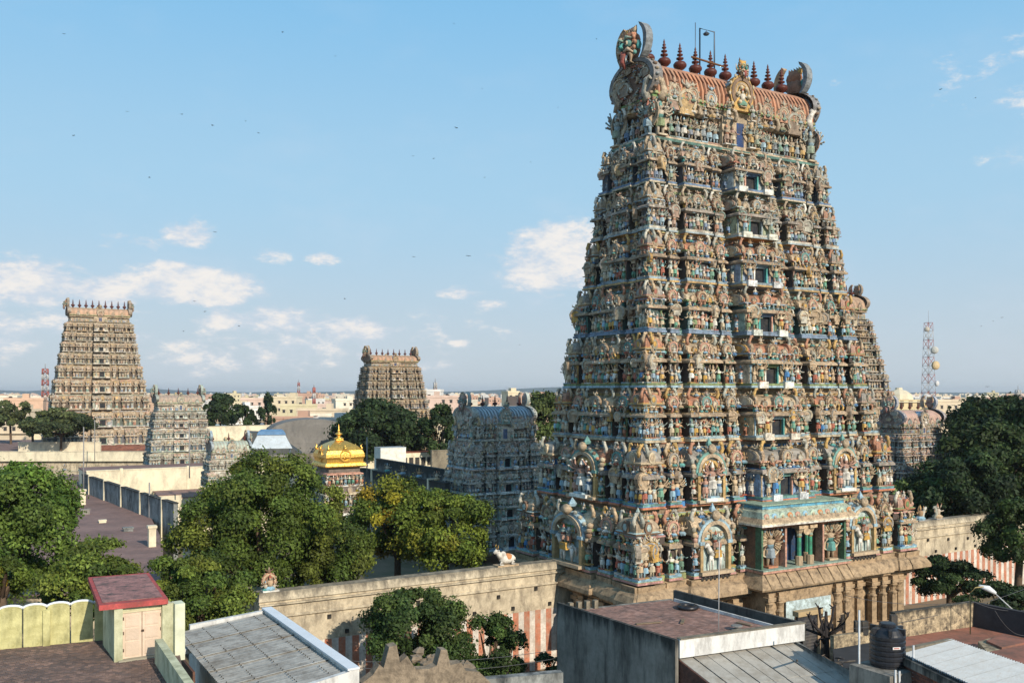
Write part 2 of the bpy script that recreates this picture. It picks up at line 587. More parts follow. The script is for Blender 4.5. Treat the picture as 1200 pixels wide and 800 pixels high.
def statue_small(rng, t=0.4):
    sk, cl = age(rng.choice(SKIN), t, rng), age(rng.choice(CLOTH), t, rng)
    w = rng.uniform(.13, .2)
    return join([box(-w, w, -.1, .08, 0, .48, cl, tx=.04), box(-w * .9, w * .9, -.09, .07, .48, .74, sk, tx=-.05), box(-.07, .07, -.07, .07, .74, 1.0, sk, tx=.05, ty=.05)]
                + ([box(w * .9, w * .9 + .12, -.08, 0, .5, .86, sk)] if rng.random() < .5 else []) + ([box(-w * .9 - .12, -w * .9, -.08, 0, .42, .74, sk)] if rng.random() < .5 else []))


def kudu(rng, t=.3, rich=True):
    "horseshoe arch with a crest, radius about 1, facing -y, centre at z=0"
    c1, c2, c3, c4 = [age(rng.choice(WARM + [TEAL, LTBLUE]), t, rng) for _ in range(4)]
    n = 14 if rich else 9
    P = []
    poly = [(math.cos(a) * (1.0 + .06 * (i % 2)), math.sin(a) * 1.05) for i, a in enumerate([-.9 + i * (math.pi + 1.8) / n for i in range(n + 1)])]
    poly = [(-.75, -1.05), (.75, -1.05)] + poly
    P.append(prism(poly, -.12, .5, c1, mixc(c1, BROWN, .4)))
    P.append(disc_ring(.70, .92, -.22, -.1, c2, n, a0=-.75, a1=math.pi + .75))
    if rich:
        P.append(disc_ring(.48, .62, -.18, -.1, c3, 10, a0=-.75, a1=math.pi + .75))
        for k in range(9):
            a = -.7 + k * (math.pi + 1.4) / 8
            P.append(ball((1.06 * math.cos(a), -.15, 1.08 * math.sin(a)), .13, c4, 4, 3))
        P.append(tf(statue(rng, "seat", t), (0, -.2, -.85), sc=1.5))
    P.append(ball((0, -.15, 1.18), (.26, .2, .26), c3, 6, 4))
    P.append(lathe([(.12, 1.3), (.16, 1.42), (.01, 1.75)], 5, c4))
    for s in (-1, 1):
        P.append(tube([(s * .2, -.1, 1.2), (s * .5, -.15, 1.35), (s * .55, -.15, 1.62)], [.1, .09, .02], 4, c3))
    return join(P)


def yali_scroll(rng, t=.3):
    "curling makara scroll rearing beside a roof"
    c = age(rng.choice(WARM + [WHITE]), t, rng)
    return join([tube([(0, 0, 0), (.15, -.05, .35), (.0, -.1, .65), (-.2, -.12, .8), (-.32, -.1, .68)], [.17, .16, .13, .09, .03], 5, c),
                 ball((0, -.1, .72), .14, c, 5, 3)])


def dome(rng, t=.3):
    "square corner shrine roof, base half side 1, height about 1.5"
    c1, c2, c3 = age(rng.choice([TAN, TERRA, LTBLUE, SAND, PINK, GREY]), t, rng), age(rng.choice(CLOTH), t, rng), age(rng.choice(WARM), t, rng)
    P = [rect_lathe([(-.18, 0), (-.18, .22), (.06, .26), (.10, .34), (-.06, .40), (.0, .58), (-.10, .80), (-.34, 1.0), (-.78, 1.12)], 1, 1, c1, cols=[c2, c3, c3, c2, c1, c1, c1, c1])]
    for k in range(4):
        P.append(tf(disc_ring(.0, .34, -1.12, -.8, c3, 8, cz=.62), rz=k * math.pi / 2))
        P.append(tf(disc_ring(.0, .2, -1.15, -.8, c2, 6, cz=.62), rz=k * math.pi / 2))
    P.append(lathe([(.2, 1.08), (.28, 1.2), (.1, 1.28), (.16, 1.36), (.01, 1.6)], 6, c2))
    return join(P)


def ogive(n=8, bulge=.12):
    "half section (y from -1 to 1, z 0..1) of a barrel roof"
    pts = []
    for i in range(n + 1):
        a = math.pi * i / n
        y, z = -math.cos(a), math.sin(a)
        pts.append((y * (1 + bulge * math.sin(a * 1.0) * (z < .75)), z ** .85))
    return pts


def barrel(rng, t=.3, nseg=10):
    "barrel roof: x -1..1, y -1..1, z 0..1"
    c1, c2, c3 = age(rng.choice([TAN, SAND, TERRA, PINK, GREY, CREAMC]), t, rng), age(rng.choice(CLOTH), t, rng), age(rng.choice(WARM), t, rng)
    sec = ogive()
    v, f = [], []
    for i in range(nseg + 1):
        x = -1 + 2 * i / nseg
        k = 1.0 if i % 2 else .955
        v += [(x, y * k, z * k) for y, z in sec]
    m = len(sec)
    for i in range(nseg):
        for j in range(m - 1):
            f.append((i * m + j, i * m + m + j, i * m + m + j + 1, i * m + j + 1))
    f.append(tuple(reversed(range(m)))); f.append(tuple(range(nseg * m, nseg * m + m)))
    P = [piece([(a, b, c) for a, b, c in v], [tuple(reversed(q)) for q in f], c1)]
    P.append(box(-1.04, 1.04, -1.1, 1.1, -.08, .05, c2))
    P.append(box(-.98, .98, -.10, .10, .96, 1.06, c3))
    for k in range(5):
        P.append(lathe([(.04, 1.04), (.07, 1.12), (.01, 1.3)], 4, c3))
        P[-1] = tf(P[-1], (-.8 + .4 * k, 0, 0))
    return join(P)


def horse(col=WHITE, rider=True, rng=R):
    "side-on horse and riders in relief, about 2 wide, 2.2 high, faces -x"
    P = [ball((0, 0, 1.0), (.55, .24, .26), col, 8, 5), tube([(-.42, 0, 1.1), (-.62, -.02, 1.4), (-.72, -.04, 1.62)], [.2, .15, .12], 6, col), tube([(-.68, -.03, 1.62), (-.95, -.05, 1.42)], [.13, .07], 6, col),
         tube([(.5, 0, 1.05), (.72, 0, .95), (.76, 0, .5)], [.07, .08, .03], 5, mixc(col, BROWN, .4))]
    for x, k in ((-.38, -.22), (-.30, .1), (.36, .12), (.44, -.08)):
        P.append(tube([(x, 0, .9), (x + k * .6, -.02, .48), (x + k * .4, 0, .03)], [.13, .07, .05], 5, col))
    P.append(box(-.28, .30, -.28, .28, .8, 1.24, OCHRE, tx=.05))
    if rider:
        P.append(tf(statue(rng, "stand", .2), (-.1, -.12, 1.1), sc=1.25))
        P.append(tf(statue(rng, "stand", .2), (.25, -.06, 1.1), sc=1.1))
    return join(P)


def arch_panel(rng, mount=True):
    "big niche: arch, pale ground, figures; 1 = half width, height about 2.9, facing -y"
    c1, c2, c3 = age(SAND, .3, rng), age(rng.choice([TEAL, PINK, LTBLUE]), .3, rng), age(OCHRE, .4, rng)
    P = [box(-.95, .95, -.05, .3, 0, 1.6, (.45, .55, .52)), disc_ring(0, .95, -.05, .3, (.45, .55, .52), 14, cz=1.55, a0=0, a1=math.pi)]
    for s in (-1, 1):
        P.append(box(s * 1.0 - .10, s * 1.0 + .10, -.3, .3, 0, 1.5, c3)); P.append(box(s * 1.0 - .16, s * 1.0 + .16, -.36, .3, 1.42, 1.6, c2))
        for k in range(4):
            P.append(ball((s * (1.28 + .05 * k), -.12, 1.4 + .28 * k), .17, age(rng.choice(WARM), .2, rng), 5, 3))
        P.append(tf(statue(rng, "dance", .2), (s * 1.32, -.1, .1), sc=1.1))
    P.append(disc_ring(.86, 1.06, -.32, .2, c1, 16, cz=1.6, a0=-.1, a1=math.pi + .1))
    P.append(disc_ring(1.06, 1.22, -.25, .2, c2, 16, cz=1.6, a0=-.2, a1=math.pi + .2))
    for k in range(11):
        a = -.1 + k * (math.pi + .2) / 10
        P.append(ball((1.27 * math.cos(a), -.15, 1.6 + 1.27 * math.sin(a)), .13, age(rng.choice(WARM), .2, rng), 4, 3))
    P.append(ball((0, -.3, 2.95), (.3, .2, .3), c1, 7, 5)); P.append(lathe([(.15, 3.1), (.2, 3.25), (.01, 3.6)], 5, c2))
    P.append(box(-1.15, 1.15, -.5, .3, -.18, 0, c1))
    if mount:
        P.append(tf(horse(WHITE, True, rng), (0, -.25, .0), sc=(.85, .9, .9)))
    else:
        P.append(tf(statue(rng, "multi", .1), (0, -.3, .1), sc=2.1))
        for s in (-1, 1):
            P.append(tf(statue(rng, "stand", .1), (s * .55, -.28, .0), sc=1.5))
        P.append(box(-.7, .7, -.6, 0, -.1, .1, WHITE))
    return join(P)


def yali_face(rng, col=TERRA, t=.15):
    "monster mask crowning a gable, facing -y, about 1 wide each side"
    e = TEAL
    P = [ball((0, 0, 0), (.66, .56, .72), mixc(mixc(col, GREY, .3), BROWN, .3), 10, 7), ball((0, .05, .55), (.62, .5, .55), col, 9, 6)]
    for k in range(5):
        a = -.8 + k * .4
        P.append(tube([(.5 * math.sin(a), -.05, .85), (.68 * math.sin(a), -.05, 1.15), (.6 * math.sin(a) + .12, 0, 1.35)], [.2, .14, .02], 5, age(rng.choice([col, OCHRE, TAN]), t, rng)))
    for s in (-1, 1):
        P.append(ball((s * .34, -.48, .18), (.24, .2, .24), mixc(e, BROWN, .3), 8, 6)); P.append(ball((s * .34, -.62, .18), (.14, .11, .14), CREAMC, 8, 6)); P.append(ball((s * .34, -.71, .18), (.08, .05, .08), DARK, 6, 4))
        for q in range(6):
            a = -.9 + q * .55
            P.append(ball((s * (.62 + .1 * math.cos(a)), -.25 - .1 * (q % 2), .1 + .62 * math.sin(a)), .15, age(rng.choice([TAN, TERRA, TEAL, BROWN]), .3, rng), 5, 3))
        P.append(tube([(s * .3, -.45, -.35), (s * .62, -.5, -.6), (s * .5, -.45, -.95), (s * .72, -.35, -1.1)], [.14, .12, .08, .02], 5, mixc(TAN, BROWN, .3)))
        P.append(tube([(s * .08, -.6, .42), (s * .35, -.68, .55), (s * .66, -.5, .45)], [.07, .1, .04], 5, mixc(TEAL, CREAMC, .4)))
        P.append(tube([(s * .12, -.62, -.28), (s * .45, -.62, -.2), (s * .7, -.4, -.42)], [.12, .13, .05], 5, (.55, .42, .3)))
        P.append(tube([(s * .2, -.5, -.5), (s * .28, -.62, -.8), (s * .2, -.6, -1.0)], [.1, .07, .02], 4, WHITE))
        P.append(ball((s * .74, 0, .1), (.16, .2, .3), e, 6, 4))
    P.append(tube([(0, -.6, .25), (0, -.82, -.05), (0, -.7, -.2)], [.08, .17, .1], 5, e))
    P.append(tube([(0, -.5, -.4), (0, -.66, -.9), (0, -.5, -1.3)], [.3, .2, .08], 6, (.33, .1, .08)))
    return join(P)


def horn(col=GREY, flip=1):
    "big flat curled horn blade in the x-z plane, thickness along y"
    out, inn = [], []
    for i in range(10):
        a = -1.2 + i * .27
        out.append((flip * (.95 * math.cos(a)), 1.0 + 1.05 * math.sin(a) * 1.1))
        w = .38 * math.sin(math.pi * (i + 1.4) / 11.5) + .02
        inn.append((flip * (.95 - w) * math.cos(a), 1.0 + (1.05 - w) * math.sin(a) * 1.1))
    poly = out + inn[::-1]
    if flip < 0:
        poly = poly[::-1]
    vs = []
    n = 10
    v, f = [], []
    for i in range(n):
        for y in (-.16, .16):
            v += [(out[i][0], y, out[i][1]), (inn[i][0], y * .5, inn[i][1])]
    for i in range(n - 1):
        a, b = 4 * i, 4 * i + 4
        f += [(a, a + 1, b + 1, b), (a + 2, b + 2, b + 3, a + 3), (a, b, b + 2, a + 2), (a + 1, a + 3, b + 3, b + 1)]
    f += [(0, 2, 3, 1), (4 * n - 4, 4 * n - 3, 4 * n - 1, 4 * n - 2)]
    return piece(v, f, col)


KALASAM = lathe([(.30, 0), (.34, .10), (.18, .18), (.16, .26), (.36, .34), (.54, .50), (.56, .62), (.42, .78), (.14, .86), (.12, .92), (.30, .98), (.31, 1.06), (.10, 1.12), (.10, 1.18), (.24, 1.23), (.25, 1.30), (.08, 1.36), (.08, 1.42), (.19, 1.47), (.19, 1.53), (.07, 1.58), (.14, 1.66), (.13, 1.72), (.05, 1.78), (.09, 1.86), (.0, 2.1)], 12, (.095, .026, .018), smooth=True, closed=False)


FINIAL = mat('maroon_pot', attr=True, rough=.5, var=.15, bump=0)

# protos, several of each, drawn by age of the paint (t)
PR = {}
for key, fn, nvar in (("stand", lambda r, t: statue(r, "stand", t), 20), ("dance", lambda r, t: statue(r, "dance", t), 10), ("multi", lambda r, t: statue(r, "multi", t), 6),
                      ("seat", lambda r, t: statue(r, "seat", t), 10), ("kudu", kudu, 6), ("kudu_s", lambda r, t: kudu(r, t, False), 6), ("scroll", yali_scroll, 5), ("dome", dome, 6),
                      ("barrel", barrel, 6), ("mini", statue_small, 24)):
    for ti, t in enumerate((.15, .48)):
        PR[key, ti] = [fn(random.Random(1000 * ti + 37 * i + sum(map(ord, key))), t) for i in range(nvar)]
PR["arch_h", 0] = [arch_panel(random.Random(5), True)]; PR["arch_f", 0] = [arch_panel(random.Random(6), False)]
PR["arch_h", 1] = PR["arch_h", 0]; PR["arch_f", 1] = PR["arch_f", 0]
MESHES = {}


def proto_mesh(key):
    if key not in MESHES:
        MESHES[key] = mesh_of(PR[key[0], key[1]][key[2]], key[0], PAINT)
    return MESHES[key]


def molding(x0, x1, d, back, prof, cols):
    "course along x whose front is at y=-(d+o) for profile points (o, z), returning at both ends to y=-back"
    v, f, c = [], [], []
    for o, z in prof:
        v += [(x0 - o, -back, z), (x0 - o, -d - o, z), (x1 + o, -d - o, z), (x1 + o, -back, z)]
    for i in range(len(prof) - 1):
        for k in range(3):
            f.append((i * 4 + k, i * 4 + k + 1, i * 4 + 5 + k, i * 4 + 4 + k)); c.append(cols[i % len(cols)])
    m = (len(prof) - 1) * 4
    f.append((m, m + 1, m + 2, m + 3)); c.append(cols[-1])
    f.append((3, 2, 1, 0)); c.append(cols[0])
    return piece(v, f, np.array(c, float))


FRONT = [(0.0, .205, 1.45, "centre"), (.268, .345, .30, "panjara"), (.405, .665, .62, "shala"), (.73, .80, .30, "panjara"), (.86, 1.0, .50, "kuta")]
SIDE = [(0.0, .33, .6, "shala"), (.41, .58, .28, "panjara"), (.68, 1.0, .45, "kuta")]
SMALLF = [(0.0, .26, .7, "centre"), (.34, .56, .3, "shala"), (.66, 1.0, .35, "kuta")]
SMALLS = [(0.0, .42, .4, "shala"), (.56, 1.0, .35, "kuta")]


def gopuram(name, label, cat, x, y, lv, z_eave, z_ridge, rlen, group=None, front=FRONT, side=SIDE, k=1.0, lod=0, indiv=False, spacing=.275, faces=(0, 1), seed=1, base_z0=0.0,
            roof_col=TERRA, n_kal=9, tone=0.0, door_side=False, arches=False, door=True, kal_h=2.1, horn_col=GREY, pal=None, rz=TH, porch=False, wash=None, fsk=1.0):
    rng = random.Random(seed)
    root = ob(name, None, loc=(x, y, 0), rz=rz, label=label, cat=cat, group=group)

    def mk(nm, p, m=PAINT, parent=None, **kw):
        if isinstance(p, list):
            p = join(p)
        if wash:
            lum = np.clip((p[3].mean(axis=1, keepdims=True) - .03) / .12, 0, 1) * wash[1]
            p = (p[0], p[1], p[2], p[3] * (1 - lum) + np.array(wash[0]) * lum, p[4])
        return ob(nm, mesh_of(p, nm, m), parent, **kw)
    ntier = len(lv) - 1
    storeys = []
    masses = []      # pieces of the leftover small figures
    singles = []     # (size rank, proto key, matrix, storey, object name)
    BAND = pal or [GREEN, LTBLUE, WHITE, TEAL, PINK, OCHRE, CREAMC, BLUE]
    wallcols = [BLUE, TEAL, BROWN, (.10, .16, .2), (.16, .1, .07)]
    for ti in range(ntier):
        z0, hw, hl = lv[ti]
        z1, hw1, hl1 = lv[ti + 1]
        H = z1 - z0
        tfrac = ti / max(1, ntier - 1)
        pa = 0 if rng.random() > (tfrac * .9 + tone) else 1
        acc = []
        wc = mixc(age(rng.choice(wallcols[:3] if tfrac < .4 else wallcols), .2 + .4 * tfrac, rng), DARK, .74)  # wall colour pulled near black: crevice shade between the bays painted in
        b1, b2, b3, b4 = [age(rng.choice(BAND), .15 + .35 * tfrac + tone * .3, rng) for _ in range(4)]
        if indiv and ti == 0:
            b1, b2, b3, b4 = (.50, .27, .24), (.36, .40, .17), LTBLUE, (.34, .40, .16)
        if indiv and ti == 1:
            b1, b2, b4 = TERRA, BLUE, TERRA
        kap = mixc(age(rng.choice([SAND, TAN, TAN, GREY, (.40, .30, .2)]), .3, rng), BROWN, .22)
        e0, e1 = 1.05 * k, .85 * k
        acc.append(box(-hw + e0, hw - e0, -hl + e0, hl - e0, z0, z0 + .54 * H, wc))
        acc.append(box(-hw1 + e1 - .3 * k, hw1 - e1 + .3 * k, -hl1 + e1 - .3 * k, hl1 - e1 + .3 * k, z0 + .52 * H, z1 + .01, mixc(kap, BROWN, .3)))
        # flat painted courses under the next storey
        acc.append(rect_lathe([(0, z0 + .84 * H), (.16 * k, z0 + .86 * H), (.16 * k, z0 + .91 * H), (.04 * k, z0 + .92 * H), (.08 * k, z0 + .97 * H), (.22 * k, z0 + .985 * H), (.22 * k, z1 + .0)], hw1 - e1 + .2 * k, hl1 - e1 + .2 * k, b1, cols=[b1, b2, b3, b2, b4, b1]))
        storey = ti

        def put(key, th, px, d, z, sc, var=None, rank=0, oname=None, face=0, extra=0.0):
            lst = PR[key, pa]
            vi = rng.randrange(len(lst)) if var is None else var % len(lst)
            c, s = math.cos(th), math.sin(th)
            loc = (px * c + d * s, px * s - d * c, z)
            if indiv and oname and face in (0, 1):
                singles.append((rank, (key, pa, vi), loc, th + extra, sc, storey, oname))
            else:
                masses.append(tf(lst[vi], loc, rz=th + extra, sc=sc))

        for face in range(4):
            th = (0, -math.pi / 2, math.pi / 2, math.pi)[face]
            lowdetail = face not in faces
            hlen, dist = (hw, hl) if face in (0, 3) else (hl, hw)
            hlen1, dist1 = (hw1, hl1) if face in (0, 3) else (hl1, hw1)
            bays = front if face in (0, 3) else side
            cells = []
            for f0, f1, pr, ty in bays:
                if f0 == 0:
                    cells.append((-f1 * hlen, f1 * hlen, pr * k, ty))
                else:
                    cells.append((f0 * hlen, f1 * hlen, pr * k, ty)); cells.append((-f1 * hlen, -f0 * hlen, pr * k, ty))
            A = []
            for (xa, xb, pr, ty) in cells:
                if porch and ti == 0 and face == 0 and ty == "centre":
                    continue
                out = dist - .45 * k + pr          # outer plane of the bay
                w = xb - xa
                corner = ty == "kuta"
                if corner:                     # the corner block takes the projection on its free side too
                    if xb > 0:
                        xb = xb - .02
                    else:
                        xa = xa + .02
                back = dist - 1.1 * k
                led = [(-.02 * k, z0), (.10 * k, z0 + .01 * H), (.10 * k, z0 + .045 * H), (.02 * k, z0 + .05 * H), (.06 * k, z0 + .09 * H)]
                A.append(molding(xa, xb, out, back, led, [b4, b1, b2, b3]))
                wf = out - .38 * k              # wall behind the statues
                has_door = ty == "centre" and door
                dw = min(.62 * k * 1.15, w * .17) if lod == 0 else w * .15
                if has_door:
                    A.append(box(xa + .1 * k, -dw, -wf, -back, z0 + .09 * H, z0 + .46 * H, mixc(b2, WHITE, .2)))
                    A.append(box(dw, xb - .1 * k, -wf, -back, z0 + .09 * H, z0 + .46 * H, mixc(b2, WHITE, .2)))
                    A.append(box(-dw, dw, -wf, -back, z0 + .40 * H, z0 + .46 * H, b3))
                    A.append(box(-dw, dw, -wf + (.30 * k if lod == 0 else .12), -back + .1, z0 + .09 * H, z0 + .40 * H, (.018, .022, .03)))  # shade inside the open doorway, painted as a near-black block
                    for s in (-1, 1):
                        A.append(box(s * dw - .07 * k, s * dw + .07 * k, -wf - .1 * k, -wf + .12 * k, z0 + .09 * H, z0 + .41 * H, rng.choice([b1, TEAL, PINK, WHITE])))
                        A.append(box(s * (dw + .75 * k) - .5 * k, s * (dw + .75 * k) + .5 * k, -out - .3 * k, -wf, z0 + .0 * H, z0 + .12 * H, mixc(WHITE, b2, .3)))
                else:
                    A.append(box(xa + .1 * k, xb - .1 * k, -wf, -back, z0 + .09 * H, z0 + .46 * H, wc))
                kp = [(-.25 * k, z0 + .44 * H), (-.1 * k, z0 + .46 * H), (.12 * k, z0 + .465 * H), (.10 * k, z0 + .50 * H), (-.06 * k, z0 + .535 * H), (-.22 * k, z0 + .545 * H)]
                A.append(molding(xa, xb, out, back - .4 * k, kp, [b3, kap, kap, kap, b2]))
                # short pillared neck above the eave
                nk = out - .5 * k
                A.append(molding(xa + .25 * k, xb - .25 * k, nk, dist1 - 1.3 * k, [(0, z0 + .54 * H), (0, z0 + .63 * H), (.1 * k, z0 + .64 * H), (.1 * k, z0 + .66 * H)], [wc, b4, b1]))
                npil = max(2, int(w / (.55 * k)) + 1)
                if not lowdetail or True:
                    for i in range(npil):
                        t = i / (npil - 1)
                        px = xa + .3 * k + t * (w - .6 * k)
                        A.append(box(px - .08 * k, px + .08 * k, -nk - .07 * k, -nk + .1, z0 + .545 * H, z0 + .63 * H, rng.choice([WHITE, b1, b2, OCHRE, PINK, TEAL])))
                # full-height pilasters between the statues
                npl = max(2, int(w / (1.15 * k)) + 1)
                for i in range(npl):
                    t = i / (npl - 1)
                    px = xa + .2 * k + t * (w - .4 * k)
                    if has_door and abs(px) < dw + .2 * k:
                        continue
                    cc = age(rng.choice([WHITE, OCHRE, PINK, TEAL, CREAMC, LTBLUE, GREEN, SAND]), .2 + .3 * tfrac, rng)
                    A.append(tf(lathe([(.10 * k, 0), (.07 * k, .05 * H), (.07 * k, .30 * H), (.13 * k, .34 * H), (.15 * k, .36 * H)], 5, cc), (px, -wf - .07 * k, z0 + .09 * H)))
                # ---- statues on the ledge
                sh = .35 * H
                zl = z0 + .09 * H
                rank = H * 10 + (3 if face == 0 else 0) + rng.random()
                if arches and ti < 2 and ty == "shala" and face in (0, 1):
                    r = w / 2 / 1.45
                    put("arch_h" if (ti == 0) else "arch_f", th, (xa + xb) / 2, out - .25 * k, z0 + .10 * H, (r, r, .27 * H), var=0, oname="arch_panel", face=face, rank=99)
                    ns = 0
                elif has_door:
                    for s in (-1, 1):
                        put("multi" if lod < 2 else "mini", th, s * (dw + .75 * k), out - .05 * k, z0 + .12 * H, sh * 1.12, oname="guardian_statue", face=face, rank=rank + 50)
                        ns2 = int((w / 2 - dw - 1.3 * k) / (sh * spacing))
                        for i in range(max(0, ns2)):
                            put("stand" if lod == 0 else "mini", th, s * (dw + 1.45 * k + i * sh * spacing), out - .12 * k, zl, sh * rng.uniform(.8, 1), oname="statue", face=face, rank=rank)
                    ns = 0
                else:
                    ns = max(1, int(w / (sh * spacing)))
                    if lowdetail:
                        ns = max(1, ns // 2)
                for i in range(ns):
                    px = xa + (i + .5) * w / ns + rng.uniform(-.04, .04) * w / ns
                    kind = "mini" if lod == 2 or lowdetail else rng.choice(["stand", "stand", "stand", "dance", "stand", "multi" if lod == 0 else "stand"])
                    put(kind, th, px, out - .10 * k - rng.uniform(0, .12) * k, zl, sh * rng.uniform(.72, 1.12), oname="statue", face=face, rank=rank, extra=rng.uniform(-.3, .3))
                # ---- statues on the left return of the deep centre bay
                if pr > .9 * k and not lowdetail and lod < 2:
                    for s in (-1, 1):
                        put("stand", th, (xa if s < 0 else xb), dist - .25 * k, zl, sh, extra=s * math.pi / 2)
                        c, sn = math.cos(th), math.sin(th)
                        put("kudu", th, (xa + .3 * k if s < 0 else xb - .3 * k), dist - .1 * k + .25 * k, z0 + .74 * H, (.55 * k, .5, .13 * H), extra=s * math.pi / 2)
                # ---- a jumble of small figures hanging over the eave
                if lod == 0 and not lowdetail and not (arches and ti < 2 and ty == "shala"):
                    nj = max(2, int(w / (.42 * k)))
                    for i in range(nj):
                        if has_door and abs(xa + (i + .5) * w / nj) < dw:
                            continue
                        put(rng.choice(["seat", "dance", "scroll", "seat", "kudu_s"]), th, xa + (i + rng.random()) * w / nj, out + rng.uniform(-.08, .06) * k, z0 + rng.uniform(.43, .50) * H, .115 * H * rng.uniform(.7, 1.25), extra=rng.uniform(-.6, .6))
                # ---- miniature roofs
                zr = z0 + .66 * H
                cx = (xa + xb) / 2
                if arches and ti < 2 and ty == "shala" and face in (0, 1):
                    put("barrel", th, cx, dist - 1.15 * k, zr - .02 * H, (w / 2 * .98, 1.1 * k, .24 * H))
                elif ty == "kuta" :
                    if face in (0, 3):
                        hs = w / 2 - .02 * k
                        hs2 = (1 - side[-1][0]) * hl / 2
                        yc = dist - .45 * k + pr - .3 * k - hs2 * .8
                        put("dome", th, cx, yc, z0 + .62 * H, (hs, hs2 * .85, .27 * H), oname="shrine_dome", face=face, rank=99)
                    put("kudu_s", th, cx, out - .30 * k, z0 + .73 * H, (w * .2, .3 * k, .085 * H))
                elif ty == "panjara":
                    put("kudu" if lod < 2 else "kudu_s", th, cx, out - .35 * k, z0 + .735 * H, (w * .56, .8 * k, .125 * H), oname="horseshoe_arch", face=face, rank=99)
                else:
                    bd = .75 * k + pr * .5
                    put("barrel", th, cx, out - .35 * k - bd, zr, (w / 2 - .1 * k, bd, .20 * H), oname="barrel_roof", face=face, rank=99)
                    put("kudu" if lod < 2 else "kudu_s", th, cx, out - .22 * k, z0 + .735 * H, (.085 * H + .18 * k, .6 * k, .12 * H), oname="horseshoe_arch", face=face, rank=99)
                    for s in (-1, 1):
                        put("kudu_s", th, cx + s * w * .28, out - .25 * k, z0 + .70 * H, (.30 * k, .4 * k, .06 * H))
                        put("kudu_s", th, cx + s * (w / 2 - .05 * k), out - .45 * k - bd, z0 + .74 * H, (bd * .95, .4 * k, .115 * H), extra=s * math.pi / 2)
                # small rearing creatures and seated figures over the eave
                if not lowdetail or lod < 2:
                    n2 = max(2, int(w / (.46 * k * (1 if lod == 0 else 1.6))))
                    for i in range(n2):
                        px = xa + (i + .5) * w / n2
                        kk = "mini" if lod == 2 else rng.choice(["seat", "scroll", "seat", "stand"])
                        put(kk, th, px, out - .18 * k, z0 + .545 * H, .15 * H * rng.uniform(.8, 1.15), extra=rng.uniform(-.5, .5))
                    if lod < 2:
                        for s in (-1, 1):
                            put("scroll", th, cx + s * w * .42, out - .6 * k, z0 + .80 * H, (s * .22 * H, .2 * H, .24 * H))
                            put("seat", th, cx + s * w * .16, out - .75 * k, z0 + .84 * H, .2 * H)
            # recess statues between the bays and small figures in the recesses' upper part
            xs = sorted([(c[0], c[1]) for c in cells])
            for i in range(len(xs) - 1):
                gap0, gap1 = xs[i][1], xs[i + 1][0]
                g = (gap0 + gap1) / 2
                if gap1 - gap0 > .25 * k and lod < 2 and not lowdetail:
                    put("stand", th, g, dist - .72 * k, z0 + .1 * H, .3 * H)
                    put("seat", th, g, dist - .62 * k, z0 + .62 * H, .24 * H)
                A.append(box(gap0, gap1, -(dist - .6 * k), -(dist - 1.0 * k), z0, z0 + .08 * H, b2))
            acc.append(tf(join(A), rz=th))
        storeys.append(mk("storey", acc, PAINT, root))
    # ---------------- neck storey under the great barrel roof
    zg, hw, hl = lv[-1]
    Hg = z_eave - zg
    A = []
    a, b = hw - .9 * k, hl - .75 * k
    nb = [age(c, .3, rng) for c in (SAND, TEAL, TAN, LTBLUE)]
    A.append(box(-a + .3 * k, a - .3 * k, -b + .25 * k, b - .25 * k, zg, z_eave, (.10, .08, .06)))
    A.append(rect_lathe([(.5 * k, zg), (.62 * k, zg + .05 * Hg), (.5 * k, zg + .1 * Hg), (.2 * k, zg + .12 * Hg)], a, b, nb[0], cols=[nb[1], nb[0], nb[0]]))
    A.append(rect_lathe([(.0, z_eave - .30 * Hg), (.35 * k, z_eave - .24 * Hg), (.35 * k, z_eave - .18 * Hg), (.15 * k, z_eave - .12 * Hg), (.40 * k, z_eave - .04 * Hg), (.40 * k, z_eave)], a, b, nb[2], cols=[nb[0], nb[2], nb[2], nb[0], GREEN, nb[2]]))
    griva = mk("neck_storey", A, PAINT, root)
    cb = max(.2, front[0][1]) * hw
    A = [box(-cb, cb, -b - .55 * k, -b + .4, zg + .0, z_eave - .2 * Hg, nb[0]), box(-.42 * k, .42 * k, -b - .56 * k, -b, zg + .14 * Hg, z_eave - .3 * Hg, (.03, .06, .16))]
    mk("doorway", A, PAINT, griva)
    pa = 1 if tone > -.5 and ntier > 5 else 0
    for face in range(4):
        th = (0, -math.pi / 2, math.pi / 2, math.pi)[face]
        hlen, dist = (a, b) if face in (0, 3) else (b, a)
        sh = .52 * Hg
        n = max(2, int(2 * hlen / (sh * .36)))
        c, s = math.cos(th), math.sin(th)
        for i in range(n):
            px = -hlen + (i + .5) * 2 * hlen / n
            if face == 0 and abs(px) < .7 * k:
                continue
            ex = .62 * k if (face == 0 and abs(px) < cb) else 0
            d = dist + .12 * k + ex
            kk = "mini" if lod == 2 else rng.choice(["stand", "dance", "stand", "multi" if lod == 0 else "stand"])
            lst = PR[kk, pa]
            masses.append(tf(rng.choice(lst), (px * c + d * s, px * s - d * c, zg + .12 * Hg), rz=th, sc=sh * rng.uniform(.9, 1.1)))
            if lod < 2:
                masses.append(tf(rng.choice(PR[rng.choice(("seat", "scroll", "dance")), pa]), (px * c + (d + .25) * s, px * s - (d + .25) * c, z_eave - .30 * Hg + rng.uniform(-.03, .06) * Hg), rz=th, sc=rng.uniform(.24, .4) * Hg))
                if rng.random() < .5:
                    masses.append(tf(rng.choice(PR[rng.choice(("scroll", "kudu_s", "seat")), pa]), (px * c + (d + .3) * s, px * s - (d + .3) * c, z_eave - .02 * Hg), rz=th, sc=rng.uniform(.16, .3) * Hg))
